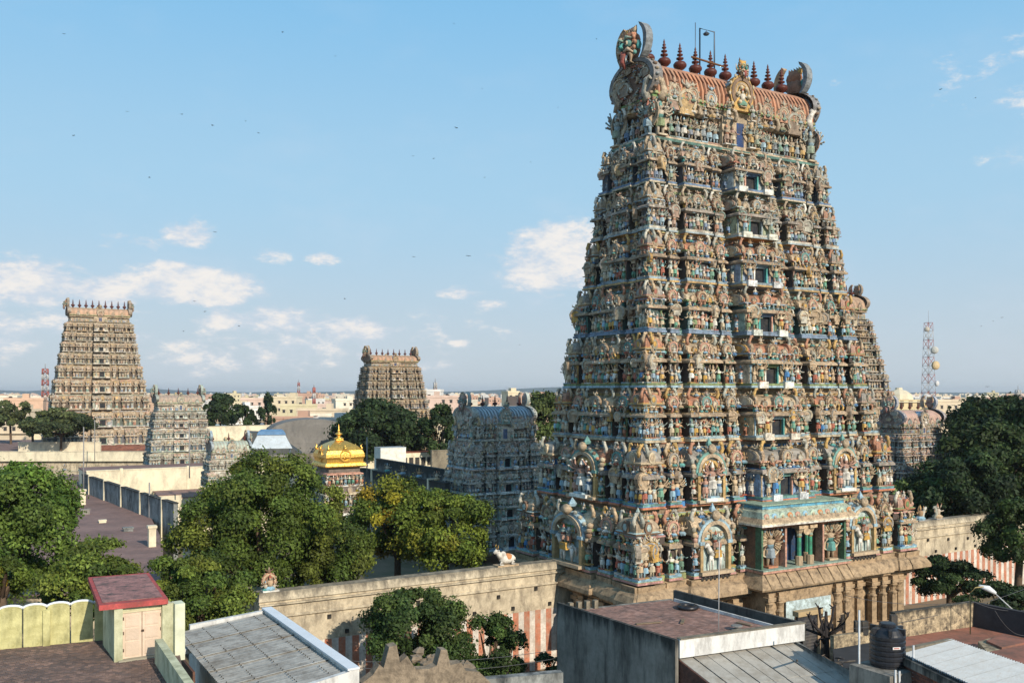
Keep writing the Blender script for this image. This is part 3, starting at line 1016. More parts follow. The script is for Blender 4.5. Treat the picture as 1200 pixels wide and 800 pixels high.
        if lod == 0:
            for q in (-1, 1):
                px, d = q * hlen * .96, dist + .45
                masses.append(tf(rng.choice(PR["multi", pa]), (px * c + d * s, px * s - d * c, zg + .08 * Hg), rz=th, sc=.8 * Hg))
                masses.append(tf(rng.choice(PR["scroll", pa]), (px * c + d * s, px * s - d * c, z_eave - .1 * Hg), rz=th, sc=(q * -.6 * Hg, .5 * Hg, .6 * Hg)))
    # ---------------- great barrel roof with tile ribs
    rw = hl - .30 * k
    Hr = z_ridge - z_eave
    nseg = 76 if lod == 0 else (36 if lod == 1 else 24)
    sec = ogive(14, .10)
    v, f, cc = [], [], []
    for i in range(nseg + 1):
        x_ = -rlen + 2 * rlen * i / nseg
        q = 1.0 if i % 2 else (.93 if lod == 0 else .97)
        v += [(x_, yy * rw * q, z_eave + zz_ * Hr * q) for yy, zz_ in sec]
    m = len(sec)
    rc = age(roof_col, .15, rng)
    for i in range(nseg):
        for j in range(m - 1):
            f.append((i * m + j + 1, i * m + m + j + 1, i * m + m + j, i * m + j))
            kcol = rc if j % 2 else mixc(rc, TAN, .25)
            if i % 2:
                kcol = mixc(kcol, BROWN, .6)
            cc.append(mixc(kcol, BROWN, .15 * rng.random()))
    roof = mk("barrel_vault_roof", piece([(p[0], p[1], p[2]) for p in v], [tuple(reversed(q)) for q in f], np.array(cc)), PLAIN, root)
    if lod == 0:
        ribs = []
        nrib = int(rlen * 2 / .46)
        sec2 = ogive(12, .10)
        for i in range(nrib):
            x_ = -rlen + (i + .5) * 2 * rlen / nrib
            ribs.append(tube([(x_, yy * rw * 1.0, z_eave + zz_ * Hr * 1.0) for yy, zz_ in sec2], [.14 + (.03 if j % 2 else 0) for j in range(13)], 5, mixc(rc, rng.choice([TAN, ORANGE, BROWN]), .2), smooth=False))
        mk("tile_ribs", ribs, PLAIN, roof)["kind"] = "stuff"
    crest = [box(-rlen, rlen, -.22 * k, .22 * k, z_ridge - .08 * Hr, z_ridge + .03 * Hr, age((.30, .33, .16), .2, rng))]
    nc = int(rlen * 2 / (.45 * k))
    if lod < 2:
        for i in range(nc):
            px = -rlen + (i + .5) * 2 * rlen / nc
            for s in (-1, 1):
                crest.append(ball((px, s * .2 * k, z_ridge - .0 * Hr), (.17 * k, .12 * k, .17 * k), CREAMC if i % 2 else (.28, .33, .15), 5, 3))
    crest.append(molding(-rlen, rlen, rw * .98, -rw * .98, [(0, z_eave - .02), (.18 * k, z_eave + .03 * Hr), (.12 * k, z_eave + .10 * Hr), (0, z_eave + .10 * Hr)], [GREEN, mixc(GREEN, TAN, .4), SAND]))
    mk("roof_crest", crest, PAINT, roof)
    # small dormer arches on the roof's lower edge
    for s in ((-.80, -.58, -.36, .36, .58, .80) if lod == 0 else (-.72, -.42, .42, .72)):
        for fy in (-1, 1):
            o = mk("dormer_arch", tf(PR["kudu", pa][rng.randrange(6)], (s * rlen, 0, z_eave + .16 * Hr), sc=(.26 * Hr * .8, .5 * k, .22 * Hr)), PAINT, roof) if fy < 0 else None
            if o:
                o.location = (0, -rw - .05 * k, 0)
    # ---------------- gable shields with monster masks
    rad = rw * 1.04
    zc = z_eave + .50 * Hr
    for s in (-1, 1):
        th = s * math.pi / 2
        P = []
        rimc = age(horn_col, .1, rng)
        P.append(disc_ring(0, rad * .96, -.0, .5 * k, (.17, .10, .07), 20, sx=1.0, cz=0))
        P.append(disc_ring(rad * .93, rad * 1.10, -.2 * k, .75 * k, mixc(rimc, BROWN, .45), 24, a0=-1.0, a1=math.pi + 1.0)); P.append(disc_ring(rad * .80, rad * .90, -.12 * k, .1, mixc(TAN, BROWN, .4), 24, a0=-1.0, a1=math.pi + 1.0))
        P.append(disc_ring(rad * .68, rad * .78, -.14 * k, 0, age(REDC, .3, rng), 20, a0=-1.0, a1=math.pi + 1.0))
        if lod < 2:
            for kx in range(34 if lod == 0 else 14):
                aa, rr = rng.uniform(0, 6.28), rad * math.sqrt(rng.random()) * .75
                P.append(tf(rng.choice(PR[rng.choice(('seat', 'scroll', 'kudu_s', 'dance')), 1]), (rr * math.cos(aa), -.12 * k, rr * math.sin(aa) - .15 * k), sc=rng.uniform(.16, .34) * rad, ry=rng.uniform(-.6, .6)))
            for kx in range(22):
                aa = -1.0 + kx * (math.pi + 2) / 21
                P.append(ball((rad * 1.12 * math.cos(aa), rng.uniform(0, .3) * k, rad * 1.12 * math.sin(aa)), rng.uniform(.12, .24) * k, age(rng.choice([rimc, TAN, BROWN]), .3, rng), 5, 3))
        g = mk("gable_shield", tf(join(P), (0, 0, 0), sc=(1, 1, Hr * .55 / rad * 1.0)), PAINT, root, loc=(s * (rlen + .35 * k), 0, zc), rz=th)
        fs = rad * (.49 if lod == 0 else .36) * fsk
        mk("monster_mask", tf(yali_face(rng, mixc(TERRA, BROWN, .4)), (0, 0, 0), sc=fs), PAINT, g, loc=(0, -.15 * k, Hr * .55 * 1.18 + fs * .5))
        for q in (-1, 1):
            mk("curled_horn", tf(horn(mixc(horn_col, BROWN, .3) if q * s < 0 else mixc(TAN, BROWN, .4), q), (q * fs * .35, .15, 0), sc=(fs * 1.25, fs * 1.6, fs * 1.05)), PAINT, g, loc=(0, 0, Hr * .55 * 1.18 - fs * .2))
    # centre arch of the roof front and back
    for s in (1, -1):
        P = [tf(kudu(rng, .2), sc=(1, .6, 1))]
        for kx in range(6):
            P.append(ball((.45 * math.cos(kx), -.2, -.2 + .5 * math.sin(kx)), .14, CREAMC, 6, 4))
        P.append(prism([(-.95, -.8), (.95, -.8), (.95, .5), (0, 1.0), (-.95, .5)], .1, 1.6, LTBLUE))
        o = mk("centre_arch", tf(join(P), sc=(Hr * .42, Hr * .42, Hr * .46)), PAINT, root, loc=(0, -s * (rw + .25 * k), z_eave + .46 * Hr), rz=0 if s > 0 else math.pi)
        mk("monster_mask", tf(yali_face(rng, OCHRE), sc=Hr * .2), PAINT, o, loc=(0, -.1 * k, Hr * .62))
    # ---------------- pot finials along the ridge
    kme = mesh_of(tf(KALASAM, sc=(kal_h / 2.1 * .8, kal_h / 2.1 * .8, kal_h / 2.1)), "pot_finial", FINIAL)
    for i in range(n_kal):
        px = -rlen * .86 + i * rlen * 1.72 / (n_kal - 1)
        if abs(px) < .3 and n_kal > 30:
            continue
        ob("pot_finial", kme, root, loc=(px, 0, z_ridge + .0))
    # ---------------- largest figures stay single, the rest is one mass
    if indiv:
        singles.sort(key=lambda q: -q[0])
        cnt = {}
        for rk, key, loc, th, sc, st, nm in singles:
            cnt[nm] = cnt.get(nm, 0) + 1
            if cnt[nm] <= 295:
                o = ob(nm, proto_mesh(key), storeys[st], loc=loc, rz=th, sc=sc)
            else:
                masses.append(tf(PR[key[0], key[1]][key[2]], loc, rz=th, sc=sc))
    if masses:
        mm = mk("small_figures", masses, PAINT, root)
        mm["kind"] = "stuff"
    return root


def stone_base(root, hw, hl, z1, k=1.0, pil=True, col=STONE):
    "granite lower storeys with pilasters; z from the ground to z1"
    A = [box(-hw + .7 * k, hw - .7 * k, -hl + .7 * k, hl - .7 * k, 0, z1 - .3, C0)]
    A.append(rect_lathe([(.5, 0), (.5, .9), (.3, 1.0), (.45, 1.35), (.3, 1.7), (.0, 1.8)], hw - .6 * k, hl - .6 * k))
    A.append(rect_lathe([(.2, z1 - 2.1), (.5, z1 - 1.9), (.5, z1 - 1.75), (.2, z1 - 1.65)], hw - .6 * k, hl - .6 * k))
    A.append(rect_lathe([(0, z1 - 1.55), (.3, z1 - 1.35), (1.05, z1 - 1.25), (1.0, z1 - .95), (.7, z1 - .55), (.3, z1 - .35), (.35, z1)], hw - .6 * k, hl - .6 * k))
    b = mk("stone_base", A, col, root)
    return b
# ================================================================== the great tower on the right
TC = np.array([18.2, 83.0])


def T(u, v):
    return TC + u * D1 + v * D2


LV = [(7.96, 15.6, 8.5), (13.2, 14.15, 7.25), (18.1, 13.2, 6.35), (22.3, 12.5, 5.7), (26.6, 11.85, 5.05), (30.7, 11.3, 4.45), (34.8, 10.85, 3.9), (38.7, 10.4, 3.4), (42.5, 9.95, 2.95)]
big = gopuram("temple_tower", "huge painted temple tower covered in statues, filling the right half", "temple tower", TC[0], TC[1], LV, 46.1, 49.3, 9.1, k=1.0, lod=0, indiv=True, arches=True,
              porch=True, horn_col=(.24, .31, .35), roof_col=(.44, .19, .11), kal_h=2.75, n_kal=10, seed=11)
base = stone_base(big, 15.6, 8.5, 7.96)
rr = random.Random(3)


def stone_pilaster(h):
    return join([box(-.42, .42, -.35, .35, 0, .5), box(-.30, .30, -.24, .24, .5, h * .62), lathe([(.34, h * .62), (.42, h * .66), (.2, h * .70), (.26, h * .76), (.44, h * .82), (.2, h * .86)], 8), box(-.52, .52, -.42, .3, h * .86, h * .93), box(-.36, .36, -.3, .3, h * .93, h)])


pm = mesh_of(stone_pilaster(4.3), "stone_pilaster", STONE)
for th, hlen, dist in ((0, 15.0, 7.9), (-math.pi / 2, 7.9, 15.0), (math.pi / 2, 7.9, 15.0)):
    n = int(hlen * 2 / 1.35)
    for i in range(n):
        px = -hlen + .3 + (i + .5) * (2 * hlen - .6) / n
        if th == 0 and abs(px) < 5.3:
            continue
        ex = .25 + (.45 if (i // 3) % 2 == 0 else 0)
        c, s = math.cos(th), math.sin(th)
        d = dist + ex - .3
        ob("stone_pilaster", pm, base, loc=(px * c + d * s, px * s - d * c, 1.7), rz=th)
# long ledge course broken forward under each bay, then the row of dark little beasts
A = []
for f0, f1, pr, ty in FRONT[1:]:
    for s in (-1, 1):
        xa, xb = sorted((s * f0 * 15.6, s * f1 * 15.6))
        A.append(molding(xa - .1, xb + .1, 8.5 - .6 + pr, 7.0, [(0, 6.2), (.35, 6.4), (.95, 6.55), (.9, 6.85), (.6, 7.3), (.2, 7.5), (.25, 7.9)], [C0]))
for f0, f1, pr, ty in SIDE:
    for s in ((-1, 1) if f0 else (1,)):
        xa, xb = (-f1 * 8.5, f1 * 8.5) if f0 == 0 else sorted((s * f0 * 8.5, s * f1 * 8.5))
        for th in (-math.pi / 2, math.pi / 2):
            A.append(tf(molding(xa, xb, 15.6 - .6 + pr, 14.0, [(0, 6.2), (.35, 6.4), (.95, 6.55), (.9, 6.85), (.6, 7.3), (.2, 7.5), (.25, 7.9)], [C0]), rz=th))
for p_ in A:
    mk("rolled_cornice", p_, STONE, base)
bst = mesh_of(join([ball((0, 0, 0), (.17, .14, .2), (.03, .03, .03), 6, 4), ball((.14, -.13, .08), (.1, .1, .12), (.03, .03, .03), 5, 3)]), "carved_beast", PAINT)
for s in (-1, 1):
    for i in range(7):
        ob("carved_beast", bst, base, loc=(s * 8.4 + (i - 3) * .42, -8.72, 7.92))
# projecting gate block with its sloping stone eave, porch, canopy
G = [box(-4.6, 4.6, -10.2, -7.0, 0, 7.2), molding(-5.0, 5.0, 10.3, 7.6, [(-.3, 6.7), (.55, 6.85), (.62, 7.0), (.2, 7.55), (-.25, 8.05)], [C0])]
gate = mk("gate_block", G, STONE, big)
rib = []
for i in range(9):
    x = -4.6 + i * 1.15
    rib.append(tube([(x, -10.92, 7.02), (x, -10.52, 7.58), (x, -10.1, 8.06)], .06, 4, C0))
mk("eave_rib", rib, STONE, gate)
mk("gate_opening", [box(-1.9, 1.9, -10.25, -9.9, 0, 3.6, (.015, .014, .013)), box(-2.3, -1.9, -10.35, -9.9, 0, 3.9, SAND), box(1.9, 2.3, -10.35, -9.9, 0, 3.9, SAND), box(-2.3, 2.3, -10.4, -9.9, 3.6, 4.0, SAND)], PAINT, gate)
for x in (-4.3, -3.2, 3.2, 4.3):
    o = ob("stone_pilaster", pm, gate, loc=(x, -10.3, 2.2), sc=(.8, .8, 1.02))
    if abs(x) == 3.2:
        mk("side_niche", [box(-.28, .28, -.1, .1, 0, 1.5, (.03, .025, .02)), box(-.36, .36, -.04, .12, -.1, 1.6, TAN)], PAINT, gate, loc=(x * 1.17, -10.3, 2.5))
MURAL = mat("mural_paint", (0.46, 0.56, 0.58), var=0.35, vscale=1.6, fine=.2, dirt=(.16, .17, .12), amount=.8, bump=0)
mk("painted_mural", box(-2.6, 2.4, -10.42, -10.36, 4.15, 5.75, C0), MURAL, gate)
fp = []
for i in range(9):
    fp.append(tf(PR["stand", 0][i], (-1.6 + i * .36, -10.5, 4.1), sc=rr.uniform(.7, 1.05)))
mk("mural_figures", fp, mat("dark_bronze", (.12, .08, .05), rough=.7), gate)
# porch: floor, side panels with many-armed guardians, green columns, blue room, painted canopy
P = [box(-4.9, 4.9, -10.3, -7.2, 8.06, 8.25, PINK), box(-4.95, 4.95, -10.35, -7.2, 8.25, 8.34, (.30, .40, .33)), box(-4.7, 4.7, -7.9, -7.0, 8.3, 12.0, (.02, .05, .12)),
     box(-4.75, -2.1, -9.3, -7.6, 8.34, 11.8, BROWN), box(2.1, 4.75, -9.3, -7.6, 8.34, 11.8, BROWN), box(-4.7, 4.7, -10.0, -7.5, 11.45, 11.8, TERRA)]
for s in (-1, 1):
    for x in (2.1, 4.65):
        P.append(box(s * x - .09, s * x + .09, -9.95, -9.2, 8.34, 11.6, PINK if x == 2.1 else (.08, .17, .10)))
porch = mk("porch", P, PAINT, big)
for s in (-1, 1):
    for x, y in ((.62, -9.9), (1.35, -8.9)):
        mk("green_column", [lathe([(.30, 0), (.30, .7), (.2, .75)], 8, TAN), lathe([(.17, .75), (.16, 2.2), (.22, 2.3), (.19, 2.5), (.3, 2.75), (.36, 2.85), (.2, 2.9)], 8, cols=[(.05, .30, .18), OCHRE, (.3, .38, .3), SAND, SAND, TEAL], smooth=False),
                            box(-.4, .4, -.4, .4, 2.9, 3.15, SAND)], PAINT, porch, loc=(s * x, y, 8.34))
    mk("guardian_relief", [tf(PR["multi", 0][2 if s > 0 else 4], (0, 0, 0), sc=3.0), tf(disc_ring(.55, 1.25, .1, .3, TAN, 18, cz=2.0)), tf(disc_ring(1.2, 1.3, 0, .3, CREAMC, 18, cz=2.0))] +
       [tube([(0.5 * math.cos(a), -.1, 2.0 + .5 * math.sin(a)), (1.15 * math.cos(a), -.2, 2.0 + 1.15 * math.sin(a))], [.09, .05], 4, rr.choice([SAND, TAN, CREAMC, BROWN])) for a in [-.6 + i * .27 for i in range(17)]], PAINT, porch, loc=(s * 3.4, -9.5, 8.36))
P = [molding(-4.9, 4.9, 10.2, 7.2, [(-.2, 11.6), (.45, 11.7), (.5, 11.85), (.45, 11.95), (.2, 12.3), (.0, 12.75), (-.3, 12.95), (-.35, 13.15), (-.2, 13.2), (-.2, 13.3)], [PINK, WHITE, CREAMC, TAN, (.33, .42, .35), (.40, .44, .33), (.1, .32, .45), LTBLUE, (.30, .40, .30)])]
canopy = mk("porch_canopy", P, PAINT, big)
for i in range(12):
    x = -4.6 + i * .84
    mk("lotus_boss", [ball((0, 0, 0), (.33, .12, .30), (PINK, LTBLUE, (.5, .6, .45), ORANGE)[i % 4], 8, 5), ball((0, -.1, 0), (.16, .06, .15), CREAMC, 6, 4)], PAINT, canopy, loc=(x, -10.32, 12.38))
lamp_disc = mk("hanging_drum", tf(lathe([(.42, -.1), (.42, .1)], 12, SAND), rx=math.pi / 2), PAINT, porch, loc=(.1, -10.0, 11.1))
# lamp frame and antenna fixed to the ridge
cx, cy = T(-2.1, 0)
fr = ob("roof_light", None, loc=(cx, cy, 49.3), rz=TH, label="thin pipe frame holding a lamp on the ridge of the great tower", cat="lamp")
STEEL = mat("dark_steel", (.10, .13, .17), rough=.5, metal=.4, var=.1, bump=0)
mk("pipe_frame", [tube([(0, 0, 0), (0, 0, 4.4), (1.7, 0, 4.4), (1.7, 0, 3.2), (1.7, 0, 0)], .07, 5, C0)], STEEL, fr)
mk("lamp_head", [tf(lathe([(.22, 0), (.30, .12), (.08, .30)], 8, C0), (.75, 0, 3.95)), tube([(.75, 0, 4.4), (.75, 0, 4.2)], .03, 4)], STEEL, fr)
mk("antenna_rod", tube([(-.5, 0, 0), (-.5, 0, 4.8)], .045, 4), STEEL, fr)
mk("cross_bar", tube([(-1.2, -.3, 1.6), (2.6, -.3, 1.4)], .09, 5), mat("rusty_bar", (.16, .07, .03)), fr)

# ================================================================== compound wall in line with the tower
RS, WS = (.44, .165, .095), (.60, .56, .50)


def striped_wall(name, u0, u1, label, z1=8.4, v=.75, holes=True):
    o = ob(name, None, loc=(*T(0, 0), 0), rz=TH, label=label, cat="wall")
    mk("wall_face", [box(u0, u1, v, v + 1.3, 4.75, z1 - .55, C0), molding(u0, u1, -v, -v - 1.3, [(0, 6.6), (.18, 6.7), (.18, 6.8), (.05, 6.86)], [C0]), box(u0 - .02, u1 + .02, v - .22, v + 1.5, z1 - .85, z1 - .75, C0), box(u0 - .06, u1 + .06, v - .14, v + 1.42, z1 - .55, z1, C0, tx=.1, ty=.25)], PLASTER, o)
    st = []
    n = int((u1 - u0) / .5)
    w = (u1 - u0) / n
    for i in range(n):
        st.append(box(u0 + i * w, u0 + (i + 1) * w, v - .02 - (.012 if i % 2 else 0), v + 1.3, 0, 4.75, RS if i % 2 else WS))
    mk("striped_dado", st, DADO, o)
    if holes:
        hm = mesh_of(box(-.13, .13, -.12, .1, 0, .28, (.015, .015, .015)), "drain_hole", PLAIN)
        x = u0 + 1.5
        while x < u1 - 1:
            ob("drain_hole", hm, o, loc=(x, v, 6.1 + .25 * math.sin(x * 3))); ob("drain_hole", hm, o, loc=(x + 1.3, v, 5.0))
            x += 3.4
    return o


striped_wall("temple_wall", -40.4, -15.0, "tall stained temple wall with red and white stripes, left of the great tower")
striped_wall("temple_wall", 15.0, 62.0, "sunlit temple wall with red and white stripes, right of the great tower behind trees", v=.75)
o = ob("temple_wall", None, loc=(*T(0, 0), 0), rz=TH, label="side wall running back behind the big leafy tree from the wall corner", cat="wall")
mk("wall_face", box(-40.4, -39.1, 2.4, 26, 0, 8.2, C0), PLASTER, o)


def bull():
    w = (.74, .70, .62)
    return join([box(-.95, .95, -.42, .42, 0, .12, SAND), ball((.1, 0, .55), (.75, .36, .40), w, 10, 7), ball((-.25, 0, .92), (.28, .22, .24), w, 8, 5), tube([(-.45, 0, .7), (-.72, 0, 1.05), (-.85, 0, 1.2)], [.28, .2, .17], 8, w),
                 tube([(-.8, 0, 1.22), (-1.08, 0, 1.05)], [.19, .11], 7, w), ball((.15, 0, .66), (.42, .39, .32), ORANGE, 10, 6), tube([(-.78, .1, 1.35), (-.8, .22, 1.55), (-.76, .16, 1.72)], [.05, .04, .01], 5, OCHRE),
                 tube([(-.78, -.1, 1.35), (-.8, -.22, 1.55), (-.76, -.16, 1.72)], [.05, .04, .01], 5, OCHRE), ball((-.76, .22, 1.28), (.06, .12, .05), w, 5, 3), ball((-.76, -.22, 1.28), (.06, .12, .05), w, 5, 3),
                 tube([(-.5, -.3, .35), (-.75, -.36, .15), (-.4, -.38, .14)], [.12, .09, .06], 6, w), tube([(.5, -.3, .35), (.3, -.4, .16), (.65, -.4, .14)], [.15, .1, .06], 6, w), tube([(.82, 0, .6), (.95, .1, .3)], [.05, .03], 5, w),
                 tube([(-.55, -.2, .75), (-.62, 0, .5), (-.55, .2, .75)], [.05, .05, .05], 5, REDC)])


mk("bull_statue", bull(), PAINT, loc=(*T(-20.9, 1.3), 8.4), rz=TH, label="small white bull statue with orange saddle cloth on top of the temple wall", cat="statue")
g = [tf(PR["seat", 0][i], (dx, 0, 0), sc=s) for i, dx, s in ((0, -.5, 1.5), (3, .45, 1.3), (5, 0, 2.3))] + [box(-.9, .9, -.5, .5, 0, .15, WHITE), tf(PR["kudu", 0][1], (0, .4, 1.0), sc=(.8, .5, .95))]
mk("deity_group", tf(join(g), sc=.62), PAINT, loc=(*T(-39.5, 1.3), 8.4), rz=TH, label="small painted deity group on the wall corner under the big tree", cat="statue")
for i, dx in enumerate((-1.6, 1.3)):
    p = [tf(PR["seat", 0][2 + i], sc=2.1), tf(PR["scroll", 0][i], (.5 if i == 0 else -.5, 0, 0), sc=(1.4 if i else -1.4, 1.2, 1.7)), box(-.8, .8, -.5, .5, 0, .12, GREY)]
    mk("deity_statue", p, PAINT, loc=(*T(31.2 + dx, 1.3), 8.4), rz=TH, label=("left" if i == 0 else "right") + " one of two pale seated figures on the wall right of the great tower", cat="statue")

# ================================================================== the other towers


def levels(z0, z1, n, hw0, hw1, hl0, hl1, bow=.12):
    out = []
    for i in range(n + 1):
        t = i / n
        s = t + bow * math.sin(math.pi * t)
        zt = t + .10 * math.sin(math.pi * t)          # lower storeys a little taller
        out.append((z0 + (z1 - z0) * zt, hw0 + (hw1 - hw0) * s, hl0 + (hl1 - hl0) * s))
    return out


COOL = [LTBLUE, (.35, .50, .50), WHITE, TEAL, BLUE, GREEN, PINK]
x, y = at(580, 124)
gopuram("temple_tower", "blue-green four-storey tower left of the great tower, with dark door openings", "temple tower", x, y, [(1.8, 6.7, 4.4), (5.6, 6.2, 4.0), (8.9, 5.8, 3.7), (12.0, 5.4, 3.4), (15.6, 4.9, 2.9)], 17.9, 20.0, 4.3,
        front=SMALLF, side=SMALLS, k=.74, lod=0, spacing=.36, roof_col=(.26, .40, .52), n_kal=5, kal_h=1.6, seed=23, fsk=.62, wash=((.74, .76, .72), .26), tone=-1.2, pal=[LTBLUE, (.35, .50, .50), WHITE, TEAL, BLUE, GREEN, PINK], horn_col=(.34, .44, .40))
x, y = at(116, 262)
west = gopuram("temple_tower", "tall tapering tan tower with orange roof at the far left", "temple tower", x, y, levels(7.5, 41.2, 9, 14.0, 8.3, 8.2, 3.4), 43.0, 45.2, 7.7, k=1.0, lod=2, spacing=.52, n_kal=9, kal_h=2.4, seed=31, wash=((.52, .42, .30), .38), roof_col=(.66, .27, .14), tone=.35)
stone_base(west, 14.0, 8.2, 7.5)
x, y = at(458, 300)
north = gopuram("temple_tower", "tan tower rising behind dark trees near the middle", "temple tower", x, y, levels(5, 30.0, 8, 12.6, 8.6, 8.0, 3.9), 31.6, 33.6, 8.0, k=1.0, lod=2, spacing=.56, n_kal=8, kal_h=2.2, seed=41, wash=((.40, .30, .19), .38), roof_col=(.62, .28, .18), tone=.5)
stone_base(north, 13.0, 8.0, 5)
x, y = at(209, 178)
gopuram("temple_tower", "pastel five-storey tower beside the small roof with blue horns", "temple tower", x, y, levels(8.3, 18.4, 5, 5.8, 4.4, 3.7, 2.5, .05), 19.9, 21.4, 4.1, front=SMALLF, side=SMALLS, k=.54, lod=2, spacing=.5, n_kal=5, kal_h=1.4, seed=51, wash=((.48, .50, .44), .38), pal=[LTBLUE, GREEN, PINK, WHITE, TEAL], horn_col=(.28, .45, .42))
x, y = at(1066, 135)
gopuram("temple_tower", "pastel tower with pink roof rising from the trees right of the great tower", "temple tower", x, y, levels(3, 16.0, 5, 6.0, 4.6, 3.8, 2.5, .05), 17.3, 19.4, 4.3, front=SMALLF, side=SMALLS, k=.55, lod=1, spacing=.4, n_kal=5, kal_h=1.2, seed=61, tone=-1.2, wash=((.60, .50, .48), .22), pal=[LTBLUE, PINK, WHITE, MAUVE, TEAL], roof_col=PINK, horn_col=(.36, .46, .56))
x, y = at(973, 175)
east = gopuram("temple_tower", "tan tower mostly hidden directly behind the great tower's right edge", "temple tower", x, y, levels(7, 35.5, 9, 13.6, 7.6, 8.0, 3.0), 37.3, 40.0, 6.8, k=1.0, lod=2, spacing=.5, n_kal=9, kal_h=2.2, seed=71, wash=((.40, .30, .20), .3), roof_col=(.5, .3, .2), tone=.4)
stone_base(east, 13.6, 8.0, 7)
# small shrine roof with blue horns
x, y = at(268, 138)
gopuram("shrine_tower", "small two-storey shrine with pale green roof and light blue horns", "shrine", x, y, levels(8.2, 12.3, 2, 3.5, 3.1, 2.4, 1.9, 0), 13.3, 14.8, 2.7, front=SMALLF, side=SMALLS, k=.36, lod=2, spacing=.5, n_kal=3, kal_h=1.25, seed=81, wash=((.55, .57, .50), .38), pal=[WHITE, CREAMC, (.45, .6, .5), WHITE], roof_col=(.42, .58, .46), horn_col=(.18, .42, .66), faces=(0, 1))

# golden domed shrine
x, y = at(397, 105)
gs = ob("golden_shrine", None, loc=(x, y, 2.6), rz=TH, sc=.82, label="domed shrine with bright gilded roof and finial behind the big leafy tree", cat="shrine")
body, rg = [], random.Random(9)
for i, (z0, hw) in enumerate(((5.5, 3.0), (8.2, 2.8), (10.9, 2.5))):
    H = 2.7
    body.append(box(-hw + .3, hw - .3, -hw + .3, hw - .3, z0, z0 + H, (.18, .15, .13)))
    body.append(rect_lathe([(0, z0), (.12, z0 + .1), (.12, z0 + .25), (0, z0 + .3)], hw - .1, hw - .1, rg.choice([WHITE, LTBLUE, GREEN])))
    body.append(rect_lathe([(-.2, z0 + 1.6), (.2, z0 + 1.66), (.15, z0 + 1.8), (-.2, z0 + 1.95)], hw - .1, hw - .1, rg.choice([CREAMC, PINK, WHITE])))
    for face in range(4):
        th = face * math.pi / 2
        for j in range(9):
            px = -hw + .3 + j * (2 * hw - .6) / 8
            c, s = math.cos(th), math.sin(th)
            body.append(tf(rg.choice(PR["stand", 0]), (px * c + hw * s, px * s - hw * c, z0 + .28), rz=th, sc=1.35))
            if i < 2 and j % 2:
                body.append(tf(rg.choice(PR["kudu_s", 0]), (px * c + (hw - .15) * s, px * s - (hw - .15) * c, z0 + 2.3), rz=th, sc=(.36, .4, .42)))
            if j % 2 == 0:
                body.append(tf(box(px - .08, px + .08, -hw + .1, -hw + .3, z0 + .3, z0 + 1.6, WHITE), rz=th))
mk("shrine_body", body, PAINT, gs)
dm = [rect_lathe([(-.1, 13.5), (.35, 13.6), (.45, 13.75), (.3, 14.1), (.1, 14.25), (.12, 14.6), (.25, 14.9), (.22, 15.3), (.02, 15.8), (-.4, 16.25), (-1.0, 16.65), (-1.6, 16.95), (-1.95, 17.08), (-2.05, 17.3)], 2.45, 2.45, C0)]
dome_o = mk("gilded_dome", dm, GOLD, gs)
for face in range(4):
    th = face * math.pi / 2
    a = [tf(disc_ring(0, .75, -.15, .5, C0, 16, cz=0)), disc_ring(.62, .82, -.3, 0, C0, 16), disc_ring(.3, .42, -.26, 0, C0, 10), tf(PR["seat", 0][1], (0, -.2, -.45), sc=.9), ball((0, -.2, .95), (.22, .18, .25), C0, 6, 4), lathe([(.1, 1.1), (.14, 1.2), (.01, 1.45)], 6)]
    a += [tf(PR["kudu_s", 0][0], (s * 1.55, 0, -.25), sc=(.42, .3, .42)) for s in (-1, 1)]
    c, s = math.cos(th), math.sin(th)
    mk("gilded_arch", a, GOLD, dome_o, loc=(2.4 * s, -2.4 * c, 15.1), rz=th)
    cr = [ball((0, 0, .2), (.3, .3, .35), C0, 7, 5), tube([(0, 0, .3), (.12, -.12, .7), (-.02, .02, 1.0), (.22, -.2, 1.25)], [.22, .16, .1, .03], 6)]
    a2 = th + math.pi / 4
    mk("corner_beast", cr, GOLD, dome_o, loc=(2.55 * 1.414 * math.sin(a2) * .9, -2.55 * 1.414 * math.cos(a2) * .9, 15.4), rz=a2)
fin = [lathe([(.5, 0), (.75, .12), (.45, .25), (.25, .35), (.22, .5), (.48, .66), (.5, .78), (.2, .95), (.12, 1.1), (.2, 1.2), (.08, 1.35), (.05, 1.9), (.0, 2.1)], 12, smooth=True)]
mk("gilded_finial", fin, GOLD, gs, loc=(0, 0, 17.2))
sr = []
for i in range(26):
    t = i / 26 * 4
    e, q = int(t), t - int(t)
    cs = [(-2.8, -2.8), (2.8, -2.8), (2.8, 2.8), (-2.8, 2.8)]
    a0, a1 = cs[e], cs[(e + 1) % 4]
    sr.append(ball((a0[0] + (a1[0] - a0[0]) * q, a0[1] + (a1[1] - a0[1]) * q, 13.85), .13, C0, 5, 3))
mk("gilded_bead_row", sr, GOLD, dome_o)
# ================================================================== ground and the far land
ob("ground", mesh_of(box(-9000, 9000, -300, 14000, -1, 0, C0), "ground", SOIL), kind="structure")
rg = random.Random(5)
v, f = [], []
nx = 90
for i in range(nx + 1):
    x = -7500 + i * 15000 / nx
    h = 26 + 20 * math.sin(x * .0013 + 1) + 10 * math.sin(x * .0041) + rg.uniform(-2, 2) + (22 if -3200 < x < -1500 else 0)
    v += [(x, 5600, 0), (x, 6600, max(18, h)), (x, 8600, 0)]
for i in range(nx):
    a = 3 * i
    f += [(a, a + 3, a + 4, a + 1), (a + 1, a + 4, a + 5, a + 2)]
ob("far_hills", mesh_of(piece(v, f, (.05, .075, .09), True), "far_hills", mat("hill_scrub", (.06, .09, .09), bump=0, vscale=.002)), kind="structure")

# ================================================================== trees
nprng = np.random.default_rng(4)


